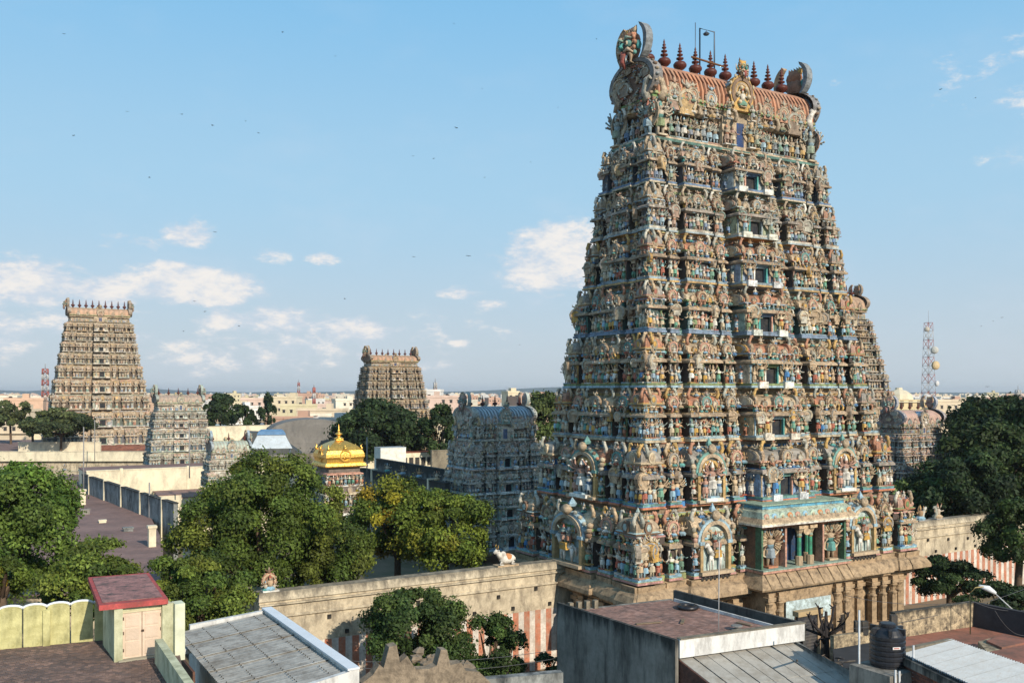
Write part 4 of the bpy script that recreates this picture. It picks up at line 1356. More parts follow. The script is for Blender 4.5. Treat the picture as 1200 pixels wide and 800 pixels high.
def foliage(rx, ry, rz, nl, leaf, nleaf, cols, seed, flat=0.0, gaps=.0, lobe_r=(.20, .34)):
    g = np.random.default_rng(seed)
    u = g.normal(size=(nl, 3)); u /= np.linalg.norm(u, axis=1)[:, None]
    u[:, 2] = np.where(u[:, 2] < -.75, -u[:, 2], u[:, 2])
    rad = (.62 + .42 * g.random(nl) ** .8)[:, None]
    rad[: nl // 6] *= .6
    ctr = u * rad
    lr = g.uniform(lobe_r[0] * .65, lobe_r[1] * 1.05, nl)
    lob = g.integers(0, nl, nleaf)
    d = g.normal(size=(nleaf, 3)); d /= np.linalg.norm(d, axis=1)[:, None]
    # leaves gather on the outer and upper side of their lobe
    d = d + .55 * u[lob] + np.array([0, 0, .45]); d /= np.linalg.norm(d, axis=1)[:, None]
    rr_ = lr[lob] * (1 - .35 * g.random(nleaf) ** 2) * (1 + .22 * g.normal(size=nleaf))
    p = (ctr[lob] + d * rr_[:, None]) * np.array([rx, ry, rz])
    nrm = d + .55 * g.normal(size=(nleaf, 3)); nrm /= np.linalg.norm(nrm, axis=1)[:, None]
    t = np.cross(nrm, g.normal(size=(nleaf, 3))); t /= np.linalg.norm(t, axis=1)[:, None] + 1e-9
    b = np.cross(nrm, t)
    s = leaf * g.uniform(.6, 1.35, nleaf)[:, None]
    V = np.stack([p - t * s, p - b * s * .55, p + t * s, p + b * s * .55], 1).reshape(-1, 3)
    cols = np.array(cols)
    lc = cols[g.integers(0, len(cols), nl)] * g.uniform(.65, 1.4, nl)[:, None]
    c = lc[lob] * g.uniform(.5, 1.65, nleaf)[:, None]
    return (V, np.arange(nleaf * 4, dtype=np.int32), np.full(nleaf, 4, np.int32), np.clip(c, 0, 1), np.zeros(nleaf, bool)), ctr * np.array([rx, ry, rz])


GREENS = [(.075, .110, .018), (.095, .130, .022), (.06, .095, .018), (.115, .14, .024)]
DARKG = [(.028, .050, .018), (.035, .060, .018), (.022, .040, .015)]
FRESH = [(.080, .140, .022), (.105, .16, .03), (.065, .12, .02)]
YELL = [(.22, .20, .020), (.15, .165, .018), (.10, .14, .02), (.28, .21, .02)]
OLIVE = [(.07, .085, .03), (.055, .075, .028)]


def tree(label, x, y, zc, rx, rz_, leaf=0.136, nleaf=32000, nl=70, cols=GREENS, seed=1, ry=None, name="leafy_tree", group=None, lobe_r=(.20, .34), trunk=.35, lean=0):
    o = ob(name, None, loc=(x, y, 0), label=label, cat="tree", group=group)
    ry = ry or rx
    p, ctr = foliage(rx, ry, rz_, nl, leaf, nleaf, cols, seed, lobe_r=lobe_r)
    mk("crown", p, LEAF, o, loc=(0, 0, zc))
    g = random.Random(seed)
    zb = zc - rz_ * .75
    T_ = [tube([(lean, 0, 0), (lean * .7 + g.uniform(-.3, .3), 0, zb * .5), (lean * .3, 0, zb), (0, 0, zc - rz_ * .2)], [trunk * 1.4, trunk, trunk * .85, trunk * .4], 8, C0)]
    for i in range(12):
        c = ctr[g.randrange(len(ctr))]
        T_.append(tube([(lean * .3, 0, zb - .2), (c[0] * .45, c[1] * .45, zb + (zc + c[2] - zb) * .45), (c[0] * .9, c[1] * .9, zc + c[2] * .85)], [trunk * .5, trunk * .3, trunk * .1], 5, C0))
    mk("trunk", T_, BARK, o)
    return o


def tree_px(label, px, py0, py1, wpx, Y, **kw):
    "crown between the picture rows py0 and py1, wpx wide, at distance Y"
    x = (px - CX) / F * Y
    z1, z0 = zz(py0, Y), zz(py1, Y)
    return tree(label, x, Y, (z0 + z1) / 2, wpx / F * Y / 2 * .9, max(.5, (z1 - z0) / 2) * .92, **kw)


tree_px("big domed leafy tree in the middle foreground, hiding the temple wall corner", 306, 539, 715, 208, 72, leaf=0.136, nleaf=84000, nl=120, cols=GREENS, seed=3, lobe_r=(.15, .25), trunk=.4)
tree_px("round tree joined to the right side of the big domed tree", 384, 612, 692, 108, 76, leaf=0.136, nleaf=28000, nl=50, cols=GREENS, seed=4, lobe_r=(.18, .3))
tree_px("low bushy tree directly behind the red slab hut", 232, 650, 765, 140, 52, leaf=0.102, nleaf=36000, nl=60, cols=GREENS + [(.11, .13, .02)], seed=5, lobe_r=(.18, .28))
tree_px("bright green tree at the left picture edge above the yellow parapet", 0, 545, 720, 178, 62, leaf=0.136, nleaf=60000, nl=80, cols=FRESH, seed=6, lobe_r=(.17, .3))
tree_px("dark bushy tree between the left edge tree and the red slab hut", 128, 640, 730, 150, 58, leaf=0.116, nleaf=36000, nl=60, cols=GREENS, seed=7)
tree_px("low yellowish bush at the left edge by the parapet", 0, 650, 715, 60, 44, leaf=0.082, nleaf=16000, nl=30, cols=YELL + GREENS, seed=8)
tree_px("yellow green tree left of the blue green tower", 466, 567, 672, 116, 88, leaf=0.150, nleaf=36000, nl=70, cols=YELL + [(.09, .13, .02), (.075, .115, .02)], seed=9)
tree_px("green tree with fine round crown behind the bull statue", 522, 582, 672, 118, 86, leaf=0.150, nleaf=30000, nl=55, cols=[(.11, .145, .02), (.085, .125, .02), (.16, .165, .02)], seed=10)
tree_px("dark tree growing against the striped wall", 487, 692, 800, 130, 61, leaf=0.116, nleaf=40000, nl=55, cols=[(.04, .07, .018), (.055, .085, .02)], seed=11, lobe_r=(.18, .32))
tree_px("smaller dark tree right of the one against the striped wall", 575, 728, 815, 85, 62, leaf=0.116, nleaf=20000, nl=34, cols=[(.04, .07, .018), (.05, .085, .02)], seed=12, lobe_r=(.2, .34))
tree_px("small shrub at the foot of the striped wall by the grey building", 642, 765, 800, 46, 60, leaf=0.088, nleaf=5000, nl=14, cols=DARKG, seed=13)
tree_px("broad dark tree in front of the middle tower", 445, 472, 545, 110, 190, leaf=0.400, nleaf=21000, nl=70, cols=DARKG, seed=14)
tree_px("tall dark tree left of the blue green tower's roof", 515, 478, 535, 46, 185, leaf=0.360, nleaf=8400, nl=30, cols=DARKG, seed=15)
tree_px("tall green tree between the blue green tower and the great tower", 634, 460, 540, 66, 165, leaf=0.336, nleaf=16800, nl=50, cols=[(.075, .10, .03), (.055, .08, .022)], seed=16)
tree_px("spreading dark tree right of the pastel tower", 258, 464, 502, 46, 290, leaf=0.480, nleaf=9800, nl=40, cols=DARKG, seed=17)
tree_px("round dark tree left of the tall cypress-like one", 286, 474, 502, 24, 280, leaf=0.400, nleaf=4900, nl=20, cols=DARKG, seed=18)
tree_px("tall narrow dark tree on the far temple side", 314, 464, 502, 20, 280, leaf=0.400, nleaf=4900, nl=20, cols=DARKG, seed=19)
tree_px("small dark tree near the left edge in front of the far houses", 12, 470, 503, 50, 270, leaf=0.480, nleaf=5600, nl=24, cols=OLIVE, seed=20)
tree_px("olive thorn tree in front of the far left tower", 72, 480, 514, 84, 235, leaf=0.400, nleaf=11200, nl=46, cols=OLIVE, seed=21)
tree_px("thin dark tree left of the far left tower's foot", 38, 488, 512, 26, 245, leaf=0.400, nleaf=3500, nl=16, cols=DARKG, seed=22)
# wooded right side
tree_px("biggest dark tree at the right, top of the grove", 1166, 464, 580, 122, 135, leaf=0.304, nleaf=36400, nl=90, cols=DARKG, seed=23)
tree_px("dark tree at the far right edge of the grove", 1215, 480, 610, 130, 125, leaf=0.288, nleaf=28000, nl=70, cols=DARKG, seed=24)
tree_px("mid green tree in the grove's centre", 1165, 500, 600, 120, 118, leaf=0.272, nleaf=25200, nl=70, cols=[(.045, .07, .02), (.035, .06, .018)], seed=25)
tree_px("lower green tree beside the great tower's right edge", 1085, 562, 625, 84, 112, leaf=0.204, nleaf=24000, nl=50, cols=[(.045, .085, .02), (.06, .095, .022)], seed=26)
tree_px("black green tree in the lower middle of the grove", 1125, 535, 625, 120, 110, leaf=0.256, nleaf=22400, nl=60, cols=DARKG, seed=27)
tree_px("tree hanging over the striped wall at the right edge", 1195, 590, 665, 85, 82, leaf=0.150, nleaf=24000, nl=45, cols=[(.05, .085, .02), (.035, .06, .018)], seed=28)
tree_px("dark shrubby tree at the foot of the right striped wall", 1113, 657, 705, 88, 84, leaf=0.136, nleaf=24000, nl=45, cols=DARKG + [(.035, .065, .02)], seed=29)
tree_px("low hedge-like tree right of the street lamp", 1175, 688, 715, 90, 76, leaf=0.136, nleaf=16000, nl=30, cols=DARKG, seed=30)
# palm beside the middle tower
px_, py_ = at(420, 230)
pt = ob("palm_tree", None, loc=(px_, py_, 0), label="palm tree with drooping fronds left of the middle tower", cat="tree")
mk("trunk", tube([(0, 0, 0), (.3, 0, 10), (0, 0, 17.2)], [.35, .25, .2], 6, C0), BARK, pt)
fr = []
for i in range(22):
    a, e = i * 2.4, .1 + .9 * ((i * 7) % 11) / 11
    L = 3.4
    pts = [(0, 0, 17.2)] + [(L * t * math.cos(a) * .9, L * t * math.sin(a) * .9, 17.2 + L * (e * t - 1.25 * t * t)) for t in (.3, .6, .85, 1.0)]
    for j in range(4):
        p0, p1 = np.array(pts[j]), np.array(pts[j + 1])
        w = np.array([-math.sin(a), math.cos(a), -.25]) * (.5, .55, .45, .25)[j]
        w1 = np.array([-math.sin(a), math.cos(a), -.25]) * (.55, .45, .25, .03)[j]
        fr.append(piece([p0 - w, p0 + w * [1, 1, -1], p1 + w1 * [1, 1, -1], p1 - w1], [(0, 1, 2, 3)], (.035, .06, .02)))
mk("frond", fr, LEAF, pt)

# ================================================================== temple precinct roofs and walls, left and middle


def flat_block(label, poly, z0, z1, roofm, wallm, cat="roof", name="flat_roof_hall", lip=.0, group=None):
    """hall: walls from z0 to z1 with a separate roof sheet and a low lip"""
    o = mk(name, hprism([tuple(p) for p in poly], z0, z1 - .12, C0), wallm, label=label, cat=cat, group=group)
    c = np.mean(poly, axis=0)
    mk("roof_sheet", hprism([tuple(c + (np.array(p) - c) * 1.01) for p in poly], z1 - .12, z1, C0), roofm, o)
    return o


def line_wall(label, p, q, z0, z1, th=.5, m=BLACKWALL, name="wall", cat="wall", cap=True, piers=0, pier_m=CREAM, group=None):
    p, q = np.array(p), np.array(q)
    L = np.linalg.norm(q - p)
    a = math.atan2(q[1] - p[1], q[0] - p[0])
    o = ob(name, None, loc=(p[0], p[1], 0), rz=a, label=label, cat=cat, group=group)
    mk("wall_face", box(0, L, -th / 2, th / 2, z0, z1 - .1), m, o)
    if cap:
        mk("coping", box(-.03, L + .03, -th / 2 - .08, th / 2 + .08, z1 - .1, z1 + .03), m if m is not BLACKWALL else CONCRETE, o)
    if piers:
        me = mesh_of(box(-.26, .26, -th / 2 - .16, th / 2 + .16, z0 + .01, z1 + .2, ty=.05, tx=.05), "pier", pier_m)
        for i in range(piers):
            ob("pier", me, o, loc=((i + .5) * L / piers, 0, 0))
    return o


WHITEISH = mat('whitish_box', (.66, .66, .66))
P_ = [gp(*q, 6.2) for q in ((-90, 556), (94, 556), (100, 577), (175, 604), (186, 626), (190, 645), (185, 690), (-90, 700))]
flat_block("big dusty mauve flat roof behind the left trees, with white posts on it", P_, 0, 6.2, ROOFTILE, PLASTER)
line_wall("dark mould-stained wall with pale piers beside the mauve roof", gp(98, 576, 6.2), gp(206, 617, 6.2), 0, 9.0, m=BLACKWALL, piers=5)
cw0, cw1 = gp(101, 574, 6.2), gp(101, 574, 6.2) + D1 * 21
line_wall("sunlit cream wall running right from the dark stained wall", cw0, cw1, 0, 9.3, m=CREAM, piers=2, th=.8)
flat_block("narrow mauve roof just behind the sunlit cream wall", [cw0 + D2 * .9, cw1 + D2 * .9, cw1 + D2 * 11, cw0 + D2 * 11], 0, 9.1, ROOFTILE, CREAM)
flat_block("small mauve roof in front of the sunlit cream wall", [cw0 + D1 * 10 - D2 * .9, cw1 - D2 * .9, cw1 - D2 * 13 + D1 * 2, cw0 + D1 * 10 - D2 * 13], 0, 5.6, ROOFTILE, CREAM)
q = gp(185, 600, 5)
flat_block("little tiled shed roof against the dark stained wall", [q, q + D1 * 3.2, q + D1 * 3.2 + D2 * 3, q + D2 * 3], 0, 7.4, ROOFTILE, CREAM)
for i, (px, py) in enumerate(((80, 580), (97, 591), (178, 640))):
    g_ = gp(px, py, 6.2)
    mk("roof_post", [box(-.35, .35, -.35, .35, 6.2, 8.2), box(-.45, .45, -.45, .45, 8.1, 8.35)], CREAM, loc=(g_[0], g_[1], 0), rz=TH, label=("thick pale post on the mauve roof, leftmost of three", "thick pale post on the mauve roof, between the other two", "thick pale post at the near right corner of the mauve roof")[i], cat="post")
for i, (px, py, w, h) in enumerate(((88, 598, .5, .6), (100, 602, .5, .6), (66, 568, .3, 1.9), (75, 571, .6, .3), (150, 622, .5, .4), (120, 612, .4, .3))):
    g_ = gp(px, py, 6.2)
    mk("roof_vent", [box(-w, w, -w * .8, w * .8, 6.2, 6.2 + h), box(-w * 1.15, w * 1.15, -w * .9, w * .9, 6.2 + h - .08, 6.25 + h)], (STONE, CONCRETE, CREAM, WHITEISH, BLACKWALL, CREAM)[i], loc=(g_[0], g_[1], 0), rz=TH,
       label=("left dark box of a pair between the pale posts on the mauve roof", "right dark box of a pair between the pale posts on the mauve roof", "slim upright pale stub on the mauve roof's far left part", "low white box beside the slim stub on the mauve roof", "dark block lying on the near part of the mauve roof", "small pale block in the middle of the mauve roof")[i], cat="roof box")
P_ = [gp(*q, 7.0) for q in ((-90, 533), (196, 533), (186, 514), (-90, 516))]
flat_block("long purple-grey flat roof in front of the far left tower", P_, 0, 7.0, ROOFTILE, PLASTER)
line_wall("long pale parapet at the near edge of the purple-grey roof", P_[0] - D1 * 0 - (0, .6), P_[1] - (0, .6), 5.6, 7.9, m=CREAM, th=.5)
q0, q1 = at(-60, 205), at(196, 200)
line_wall("stained lower wall with dark openings under the long pale parapet", q0, q1, 0, 5.0, m=PLASTER, th=1.2)
for i in range(14):
    x_, y_ = q0 + (q1 - q0) * (i + .5) / 14
    mk("stone_figure", [tf(PR["seat", 1][i % 10], (0, 0, 0), sc=1.8)], PAINT, loc=(x_, y_, 5.03), label="%s worn stone figure from the left along the stained precinct wall" % ("first", "second", "third", "fourth", "fifth", "sixth", "seventh", "eighth", "ninth", "tenth", "eleventh", "twelfth", "thirteenth", "fourteenth")[i], cat="statue", group="worn figures along the left precinct wall")
q0, q1 = at(-60, 330), at(66, 330)
line_wall("pale banded wall at the left edge behind the thorn tree", q0, q1, 0, 9.5, m=CREAM, th=1)
q0, q1 = at(22, 236), at(118, 236)
line_wall("low cream parapet in front of the far left tower's foot", q0, q1, 7, 9.4, m=CREAM, th=.6)
RUBBLE = mat("broken_tile_rubble", (.26, .10, .06), var=.4, vscale=1.0, dirt=(.1, .06, .05), amount=.7, bump=1.0, bscale=2)
vv = []
for i in range(26):
    for j in range(7):
        vv.append((i * 1.1 + rg.uniform(-.3, .3), j * 3 + rg.uniform(-.4, .4), .05 + (rg.uniform(.1, 1.1) if 0 < i < 25 and 0 < j < 6 else 0)))
qq = at(78, 238)
mk("rubble_heap", piece(vv, [(i * 7 + j, i * 7 + 7 + j, i * 7 + 8 + j, i * 7 + j + 1) for i in range(25) for j in range(6)]), RUBBLE, loc=(qq[0], qq[1], 7.0), label="reddish heap of broken tiles on the purple-grey roof", cat="rubble")

q0, q1 = at(232, 245), at(340, 262)
line_wall("far sunlit compound wall with small figures on top, right of the pastel tower", q0, q1, 0, 12.9, m=CREAM, th=1)
for i in range(4):
    x_, y_ = q0 + (q1 - q0) * (.2 + .24 * i)
    mk("stone_figure", tf(PR["seat", 1][i], sc=2.3), PAINT, loc=(x_, y_, 12.93), label="%s small worn figure from the left on the far sunlit compound wall" % ("first", "second", "third", "fourth")[i], cat="statue", group="worn figures on the far compound wall")
# metal canopy with its posts
cx_, cy_ = at(318, 150)
mc = ob("metal_canopy", None, loc=(cx_, cy_, 0), rz=.25, label="silver and blue sheet metal hipped canopy roof on thin posts", cat="canopy")
mk("canopy_skirt", [rect_lathe([(0, 13.1), (-1.1, 15.2)], 3.2, 2.6, C0)], METAL, mc)
mk("canopy_cap", [rect_lathe([(-.95, 15.2), (-1.25, 15.75), (-1.6, 16.0)], 3.2, 2.6, C0)], mat("blue_sheet_metal", (.10, .20, .34), rough=.5, bump=.1), mc)
pme = mesh_of(box(-.09, .09, -.09, .09, 6, 13.1), "post", STEEL)
for sx in (-1, 1):
    for sy in (-1, 0, 1):
        ob("post", pme, mc, loc=(sx * 2.9, sy * 2.3, 0))
GREYROOF = mat("dark_grey_sheet", (.085, .09, .088), rough=.8, var=.3, vscale=.4)
q = at(296, 158)
mk("gabled_roof", [prism([(-4, 0), (8, 0), (3, 3.6), (-1, 3.8)], 0, 7, C0)], GREYROOF, loc=(q[0], q[1], 11.4), rz=.2, label="dark grey pitched roof behind the metal canopy", cat="roof")
q = at(365, 200)
mk("vaulted_roof", [prism([(-9, -6)] + [(9, -6)] + [(9 * math.cos(a), 3.2 * math.sin(a)) for a in [i * math.pi / 10 for i in range(11)]], 0, 14, C0)], mat("grey_vault", (.20, .19, .175), var=.3, vscale=.3, dirt=(.08, .08, .08)), loc=(q[0], q[1], 13.0), rz=.3, label="long grey vaulted roof between the metal canopy and the dark middle tree", cat="roof")
q0 = at(338, 142); line_wall("patchy sunlit wall between the metal canopy and the golden dome", q0, q0 + D1 * 9, 0, 12.6, m=PLASTER, th=.6)
q = at(352, 132); flat_block("small pink roof beneath the patchy sunlit wall", [q, q + D1 * 5, q + D1 * 5 + D2 * 4, q + D2 * 4], 0, 11.0, ROOFTILE, CREAM)
q = at(318, 140); flat_block("pale plaster block under the metal canopy", [q - D1 * 2, q + D1 * 5, q + D1 * 5 + D2 * 5, q - D1 * 2 + D2 * 5], 0, 11.6, CREAM, CREAM)

# walls and sheds between the golden dome and the blue-green tower
w0, w1 = gp(516, 564, 10.6), gp(424, 548, 10.6)
line_wall("long dark mould-stained wall right of the golden dome", w1, w0 - D2 * 2, 0, 10.6, m=BLACKWALL, th=.7, piers=3)
w2, w3 = gp(540, 553, 10.6), gp(443, 537, 10.6)
line_wall("second dark stained wall behind the long one", w3, w2, 0, 10.6, m=BLACKWALL, th=.7)
for i in range(4):
    x_, y_ = w1 + (w0 - w1) * (.36 + .2 * i)
    mk("wall_figure", tf(PR["seat", 0][i], sc=1.6), PAINT, loc=(x_, y_, 10.63), label="%s small painted figure from the left sitting on the long dark wall" % ("first", "second", "third", "fourth")[i], cat="statue", group="painted figures on the long dark wall")
REDT = mat("red_tile_sheet", (.30, .105, .06), var=.3, vscale=.3, dirt=(.15, .08, .06), amount=.6)
q = at(430, 185)
flat_block("low red-tiled shed right of the golden dome", [q - D1 * 2, q + D1 * 6, q + D1 * 6 + D2 * 5, q - D1 * 2 + D2 * 5], 0, 10.4, REDT, CREAM)
q = at(468, 182)
sh = flat_block("long red-roofed cream gallery left of the blue green tower", [q, q + D1 * 13, q + D1 * 13 + D2 * 5, q + D2 * 5], 0, 10.2, REDT, CREAM)
for i in range(9):
    mk("opening", box(-.45, .45, -.06, .1, 7.6, 9.2, (.03, .03, .03)), PLAIN, sh, loc=(*(q + D1 * (1.2 + 1.3 * i)), 0), rz=TH)
q = at(446, 170)
wb = flat_block("small whitewashed box room with metal roof by the long dark wall", [q, q + D1 * 5, q + D1 * 5 + D2 * 3, q + D2 * 3], 0, 11.9, METAL, mat("whitewash", (.72, .70, .62)))
q = at(517, 168)
line_wall("lit patchy wall touching the blue green tower's left side", q - D1 * 2, q + D1 * 6, 0, 11.6, m=PLASTER)
q = at(616, 150)
line_wall("sunlit cream wall seen between the blue green and the great tower", q, q + D1 * 14, 0, 12.2, m=CREAM, th=.7)
q = at(640, 175)
line_wall("dark far roof edge beneath the tree between the two towers", q, q + D1 * 12, 0, 14.2, m=GREYROOF, th=3)

# ================================================================== the far city
CITY = [(.66, .55, .40), (.72, .66, .54), (.62, .42, .30), (.70, .60, .42), (.60, .60, .58), (.64, .48, .40), (.58, .52, .34), (.74, .72, .68), (.50, .32, .24)]
CNAME = ["sand", "cream", "salmon", "buff", "grey-white", "pink", "ochre", "white", "brick red"]


def house(rng, w, d, h, col, parts):
    """returns body piece and window spots"""
    P = [box(-w / 2, w / 2, -d / 2, d / 2, 0, h, col, top=mixc(col, (.35, .28, .22), .5)), box(-w / 2 - .2, w / 2 + .2, -d / 2 - .2, -d / 2, h - .1, h + .9, tuple(c * 1.04 for c in col)),
         box(-w / 2 - .2, -w / 2, -d / 2, d / 2, h - .1, h + .9, col), box(w / 2, w / 2 + .2, -d / 2, d / 2, h - .1, h + .9, col)]
    if rng.random() < .7:
        a = rng.uniform(-w * .3, w * .2)
        P.append(box(a, a + rng.uniform(2, 4), -d * .1, d * .3, h, h + rng.uniform(2, 3), tuple(c * .95 for c in col)))
    if rng.random() < .5:
        a = rng.uniform(-w * .4, w * .3)
        P.append(tf(lathe([(.7, 0), (.7, 1.3), (.3, 1.5)], 8, (.02, .02, .025) if rng.random() < .6 else (.5, .5, .5)), (a, 0, h)))
    if rng.random() < .5:
        P.append(box(-w / 2 - .05, w / 2 + .05, -d / 2 - .9, -d / 2, h * .5, h * .5 + .2, col))
    st = max(1, int(h / 3.2))
    spots = [((i + .5) * w / max(2, int(w / 3)) - w / 2, s * h / st + 1.0) for s in range(st) for i in range(max(2, int(w / 3))) if rng.random() < .85]
    return P, spots


wme = mesh_of(join([box(-.55, .55, -.06, .05, 0, 1.3, (.035, .035, .04)), box(-.75, .75, -.35, 0, 1.35, 1.5, (.5, .45, .38))]), "window", PLAIN)
rc = random.Random(77)


def zone(px):
    for lim, w in ((55, "left of the far left tower"), (182, "behind the far left tower's foot"), (245, "around the pastel tower"), (300, "above the small shrine"), (345, "above the metal canopy"), (385, "left of the golden finial"), (425, "right of the golden finial"),
                   (470, "behind the middle tower"), (505, "by the middle tower's right foot"), (530, "left of the blue green tower"), (580, "behind the blue green tower's left half"), (625, "behind the blue green tower's right half"), (760, "beside the great tower's left edge"), (1120, "left of the telecom mast's grove"), (9999, "beyond the grove at the right")):
        if px < lim:
            return w


def row(Y):
    return "nearest" if Y < 480 else "second" if Y < 640 else "third" if Y < 850 else "fourth" if Y < 1150 else "farthest"
wpiece = join([box(-.55, .55, -.06, .05, 0, 1.3, (.035, .035, .04)), box(-.75, .75, -.35, 0, 1.35, 1.5, (.5, .45, .38))])
# nearer houses, placed from the photograph: px, distance, top row, width in metres, colour index, label
near = [(505, 420, 456, 10, 7, "white three-storey house right of the middle tower"), (520, 400, 463, 16, 5, "pink terraced house right of the middle tower, below the white one"), (505, 330, 478, 12, 3, "buff house wall half hidden behind the dark tree right of the middle tower"),
        (20, 330, 479, 12, 0, "sand-coloured house near the left edge with a dark doorway"), (30, 380, 466, 14, 2, "salmon house left of the far left tower"), (5, 420, 463, 12, 1, "cream house at the left edge by the far towers"),
        (392, 330, 488, 15, 7, "white house with blue shade side left of the middle tree"), (378, 370, 478, 18, 0, "wide buff house above the white house by the middle tree"), (350, 420, 473, 16, 6, "ochre house at the centre of the skyline strip"),
        (342, 330, 487, 16, 8, "brick red flat house above the vaulted roof"), (300, 460, 466, 14, 5, "pink house right above the narrow dark tree"), (335, 480, 464, 14, 3, "buff house behind the ochre house"),
        (405, 470, 467, 12, 1, "cream house peeping beside the middle tower"), (178, 400, 468, 12, 2, "salmon house between the far left tower and the pastel tower"), (182, 330, 487, 10, 8, "dull red wall right of the far left tower's foot"),
        (275, 430, 472, 14, 0, "sand house behind the spreading dark tree"), (545, 520, 468, 12, 1, "cream house left of the blue green tower's roof"), (598, 480, 458, 6, 3, "square yellowish block seen behind the blue green tower's finials"), (645, 560, 462, 14, 4, "grey-white house above the tree beside the great tower"),
        (240, 380, 478, 10, 7, "white house beside the pastel tower's right edge")]
for (px, Y, py, w, ci, lab) in near:
    x_, y_ = at(px, Y)
    h = max(5, zz(py, Y) - .9)
    P, spots = house(rc, w, 10, h, CITY[ci], True)
    o = mk("house", P, HOUSE, loc=(x_, y_, 0), rz=rc.uniform(-.2, .5), label=lab, cat="house")
    for sx, sz in spots:
        if sz > h - 8.5:
            ob("window", wme, o, loc=(sx, -5.02, sz))
variants = []
for i in range(36):
    ci = i % len(CITY)
    w, h = rc.uniform(9, 24), rc.uniform(7, 16.5)
    P, spots = house(rc, w, rc.uniform(8, 13), h, CITY[ci], False)
    for sx, sz in spots:
        P.append(tf(wpiece, (sx, -5.0 if False else -P[0][0][:, 1].max() - .02, sz)))
    variants.append((mesh_of(join(P), "house", HOUSE), ci))
for i in range(292):
    Y = 360 + 1300 * rc.random() ** .9
    px = rc.uniform(-110, 700) if rc.random() < .85 else rc.uniform(1040, 1300)
    if Y < 420 and (425 < px < 505 or 60 < px < 180):
        continue
    x_, y_ = at(px, Y)
    me, ci = rc.choice(variants)
    ob("house", me, loc=(x_, y_, 0), rz=rc.choice((0, .1, .5, -.2)), sc=(1, 1, rc.uniform(.8, 1.25)), label="tiny %s house in the %s city row, %s" % (CNAME[ci], row(Y), zone(px)), cat="house", group="far %s city houses" % CNAME[ci])
# beyond them the city reads as one mass
FC = []
for i in range(1500):
    Y = 1500 + 3300 * rc.random()
    x_ = Y * rc.uniform(-.75, .75)
    w, h = rc.uniform(10, 26), rc.uniform(7, 17)
    c = tuple(q * .95 for q in rc.choice(CITY))
    FC.append(tf(box(-w / 2, w / 2, -5, 5, 0, h, c, top=mixc(c, (.35, .28, .22), .5)), (x_, Y, 0), rz=rc.uniform(-.4, .6)))
    if i % 2:
        FC.append(tf(box(-w / 6, w / 6, -2, 3, h, h + 3, c), (x_, Y, 0)))
mk("city_mass", FC, HOUSE, label="pale mass of distant city houses along the horizon", cat="city", kind="stuff")
# domed yellowish building behind the right pastel tower
x_, y_ = at(1058, 230)
o = ob("domed_building", None, loc=(x_, y_, 0), label="cream building with a pale ribbed dome roof, left of the telecom mast", cat="building")
mk("wall", [box(-5, 6, -4, 4, 0, zz(468, 230), (.72, .58, .34)), box(-5.3, 6.3, -4.3, 4.3, zz(471, 230) , zz(470, 230), (.78, .70, .5))], HOUSE, o)
mk("dome_roof", lathe([(3.4, 0), (3.0, 1.2), (1.7, 2.1), (.9, 2.3), (.8, 2.8)], 10, (.66, .58, .42), smooth=False), HOUSE, o, loc=(-1, 0, zz(467.5, 230)))
for i in range(5):
    mk("window", box(-.45, .45, -.1, .1, 0, 1.4, (.1, .07, .05)), PLAIN, o, loc=(-4 + i * 2.1, -4.02, zz(476, 230)))
# scattered far trees in the city
fp_, _ = foliage(5, 5, 4.5, 26, .7, 2200, DARKG, 55)
fme = mesh_of(fp_, "far_tree", LEAF)
for i in range(95):
    Y = 380 + 1900 * rc.random()
    px = rc.uniform(-100, 660) if rc.random() < .8 else rc.uniform(1060, 1300)
    x_, y_ = at(px, Y)
    s = rc.uniform(.7, 1.5)
    ob("far_tree", fme, loc=(x_, y_, 4 * s), sc=s, rz=rc.uniform(0, 6), label="%s round tree in the %s city row, %s" % ("large" if s > 1.2 else "tiny" if s < .9 else "small", row(Y), zone(px)), cat="tree", group="dark trees among the far city houses")

# ================================================================== telecom mast and small far masts
MR, MW = (.38, .12, .10), (.52, .50, .48)


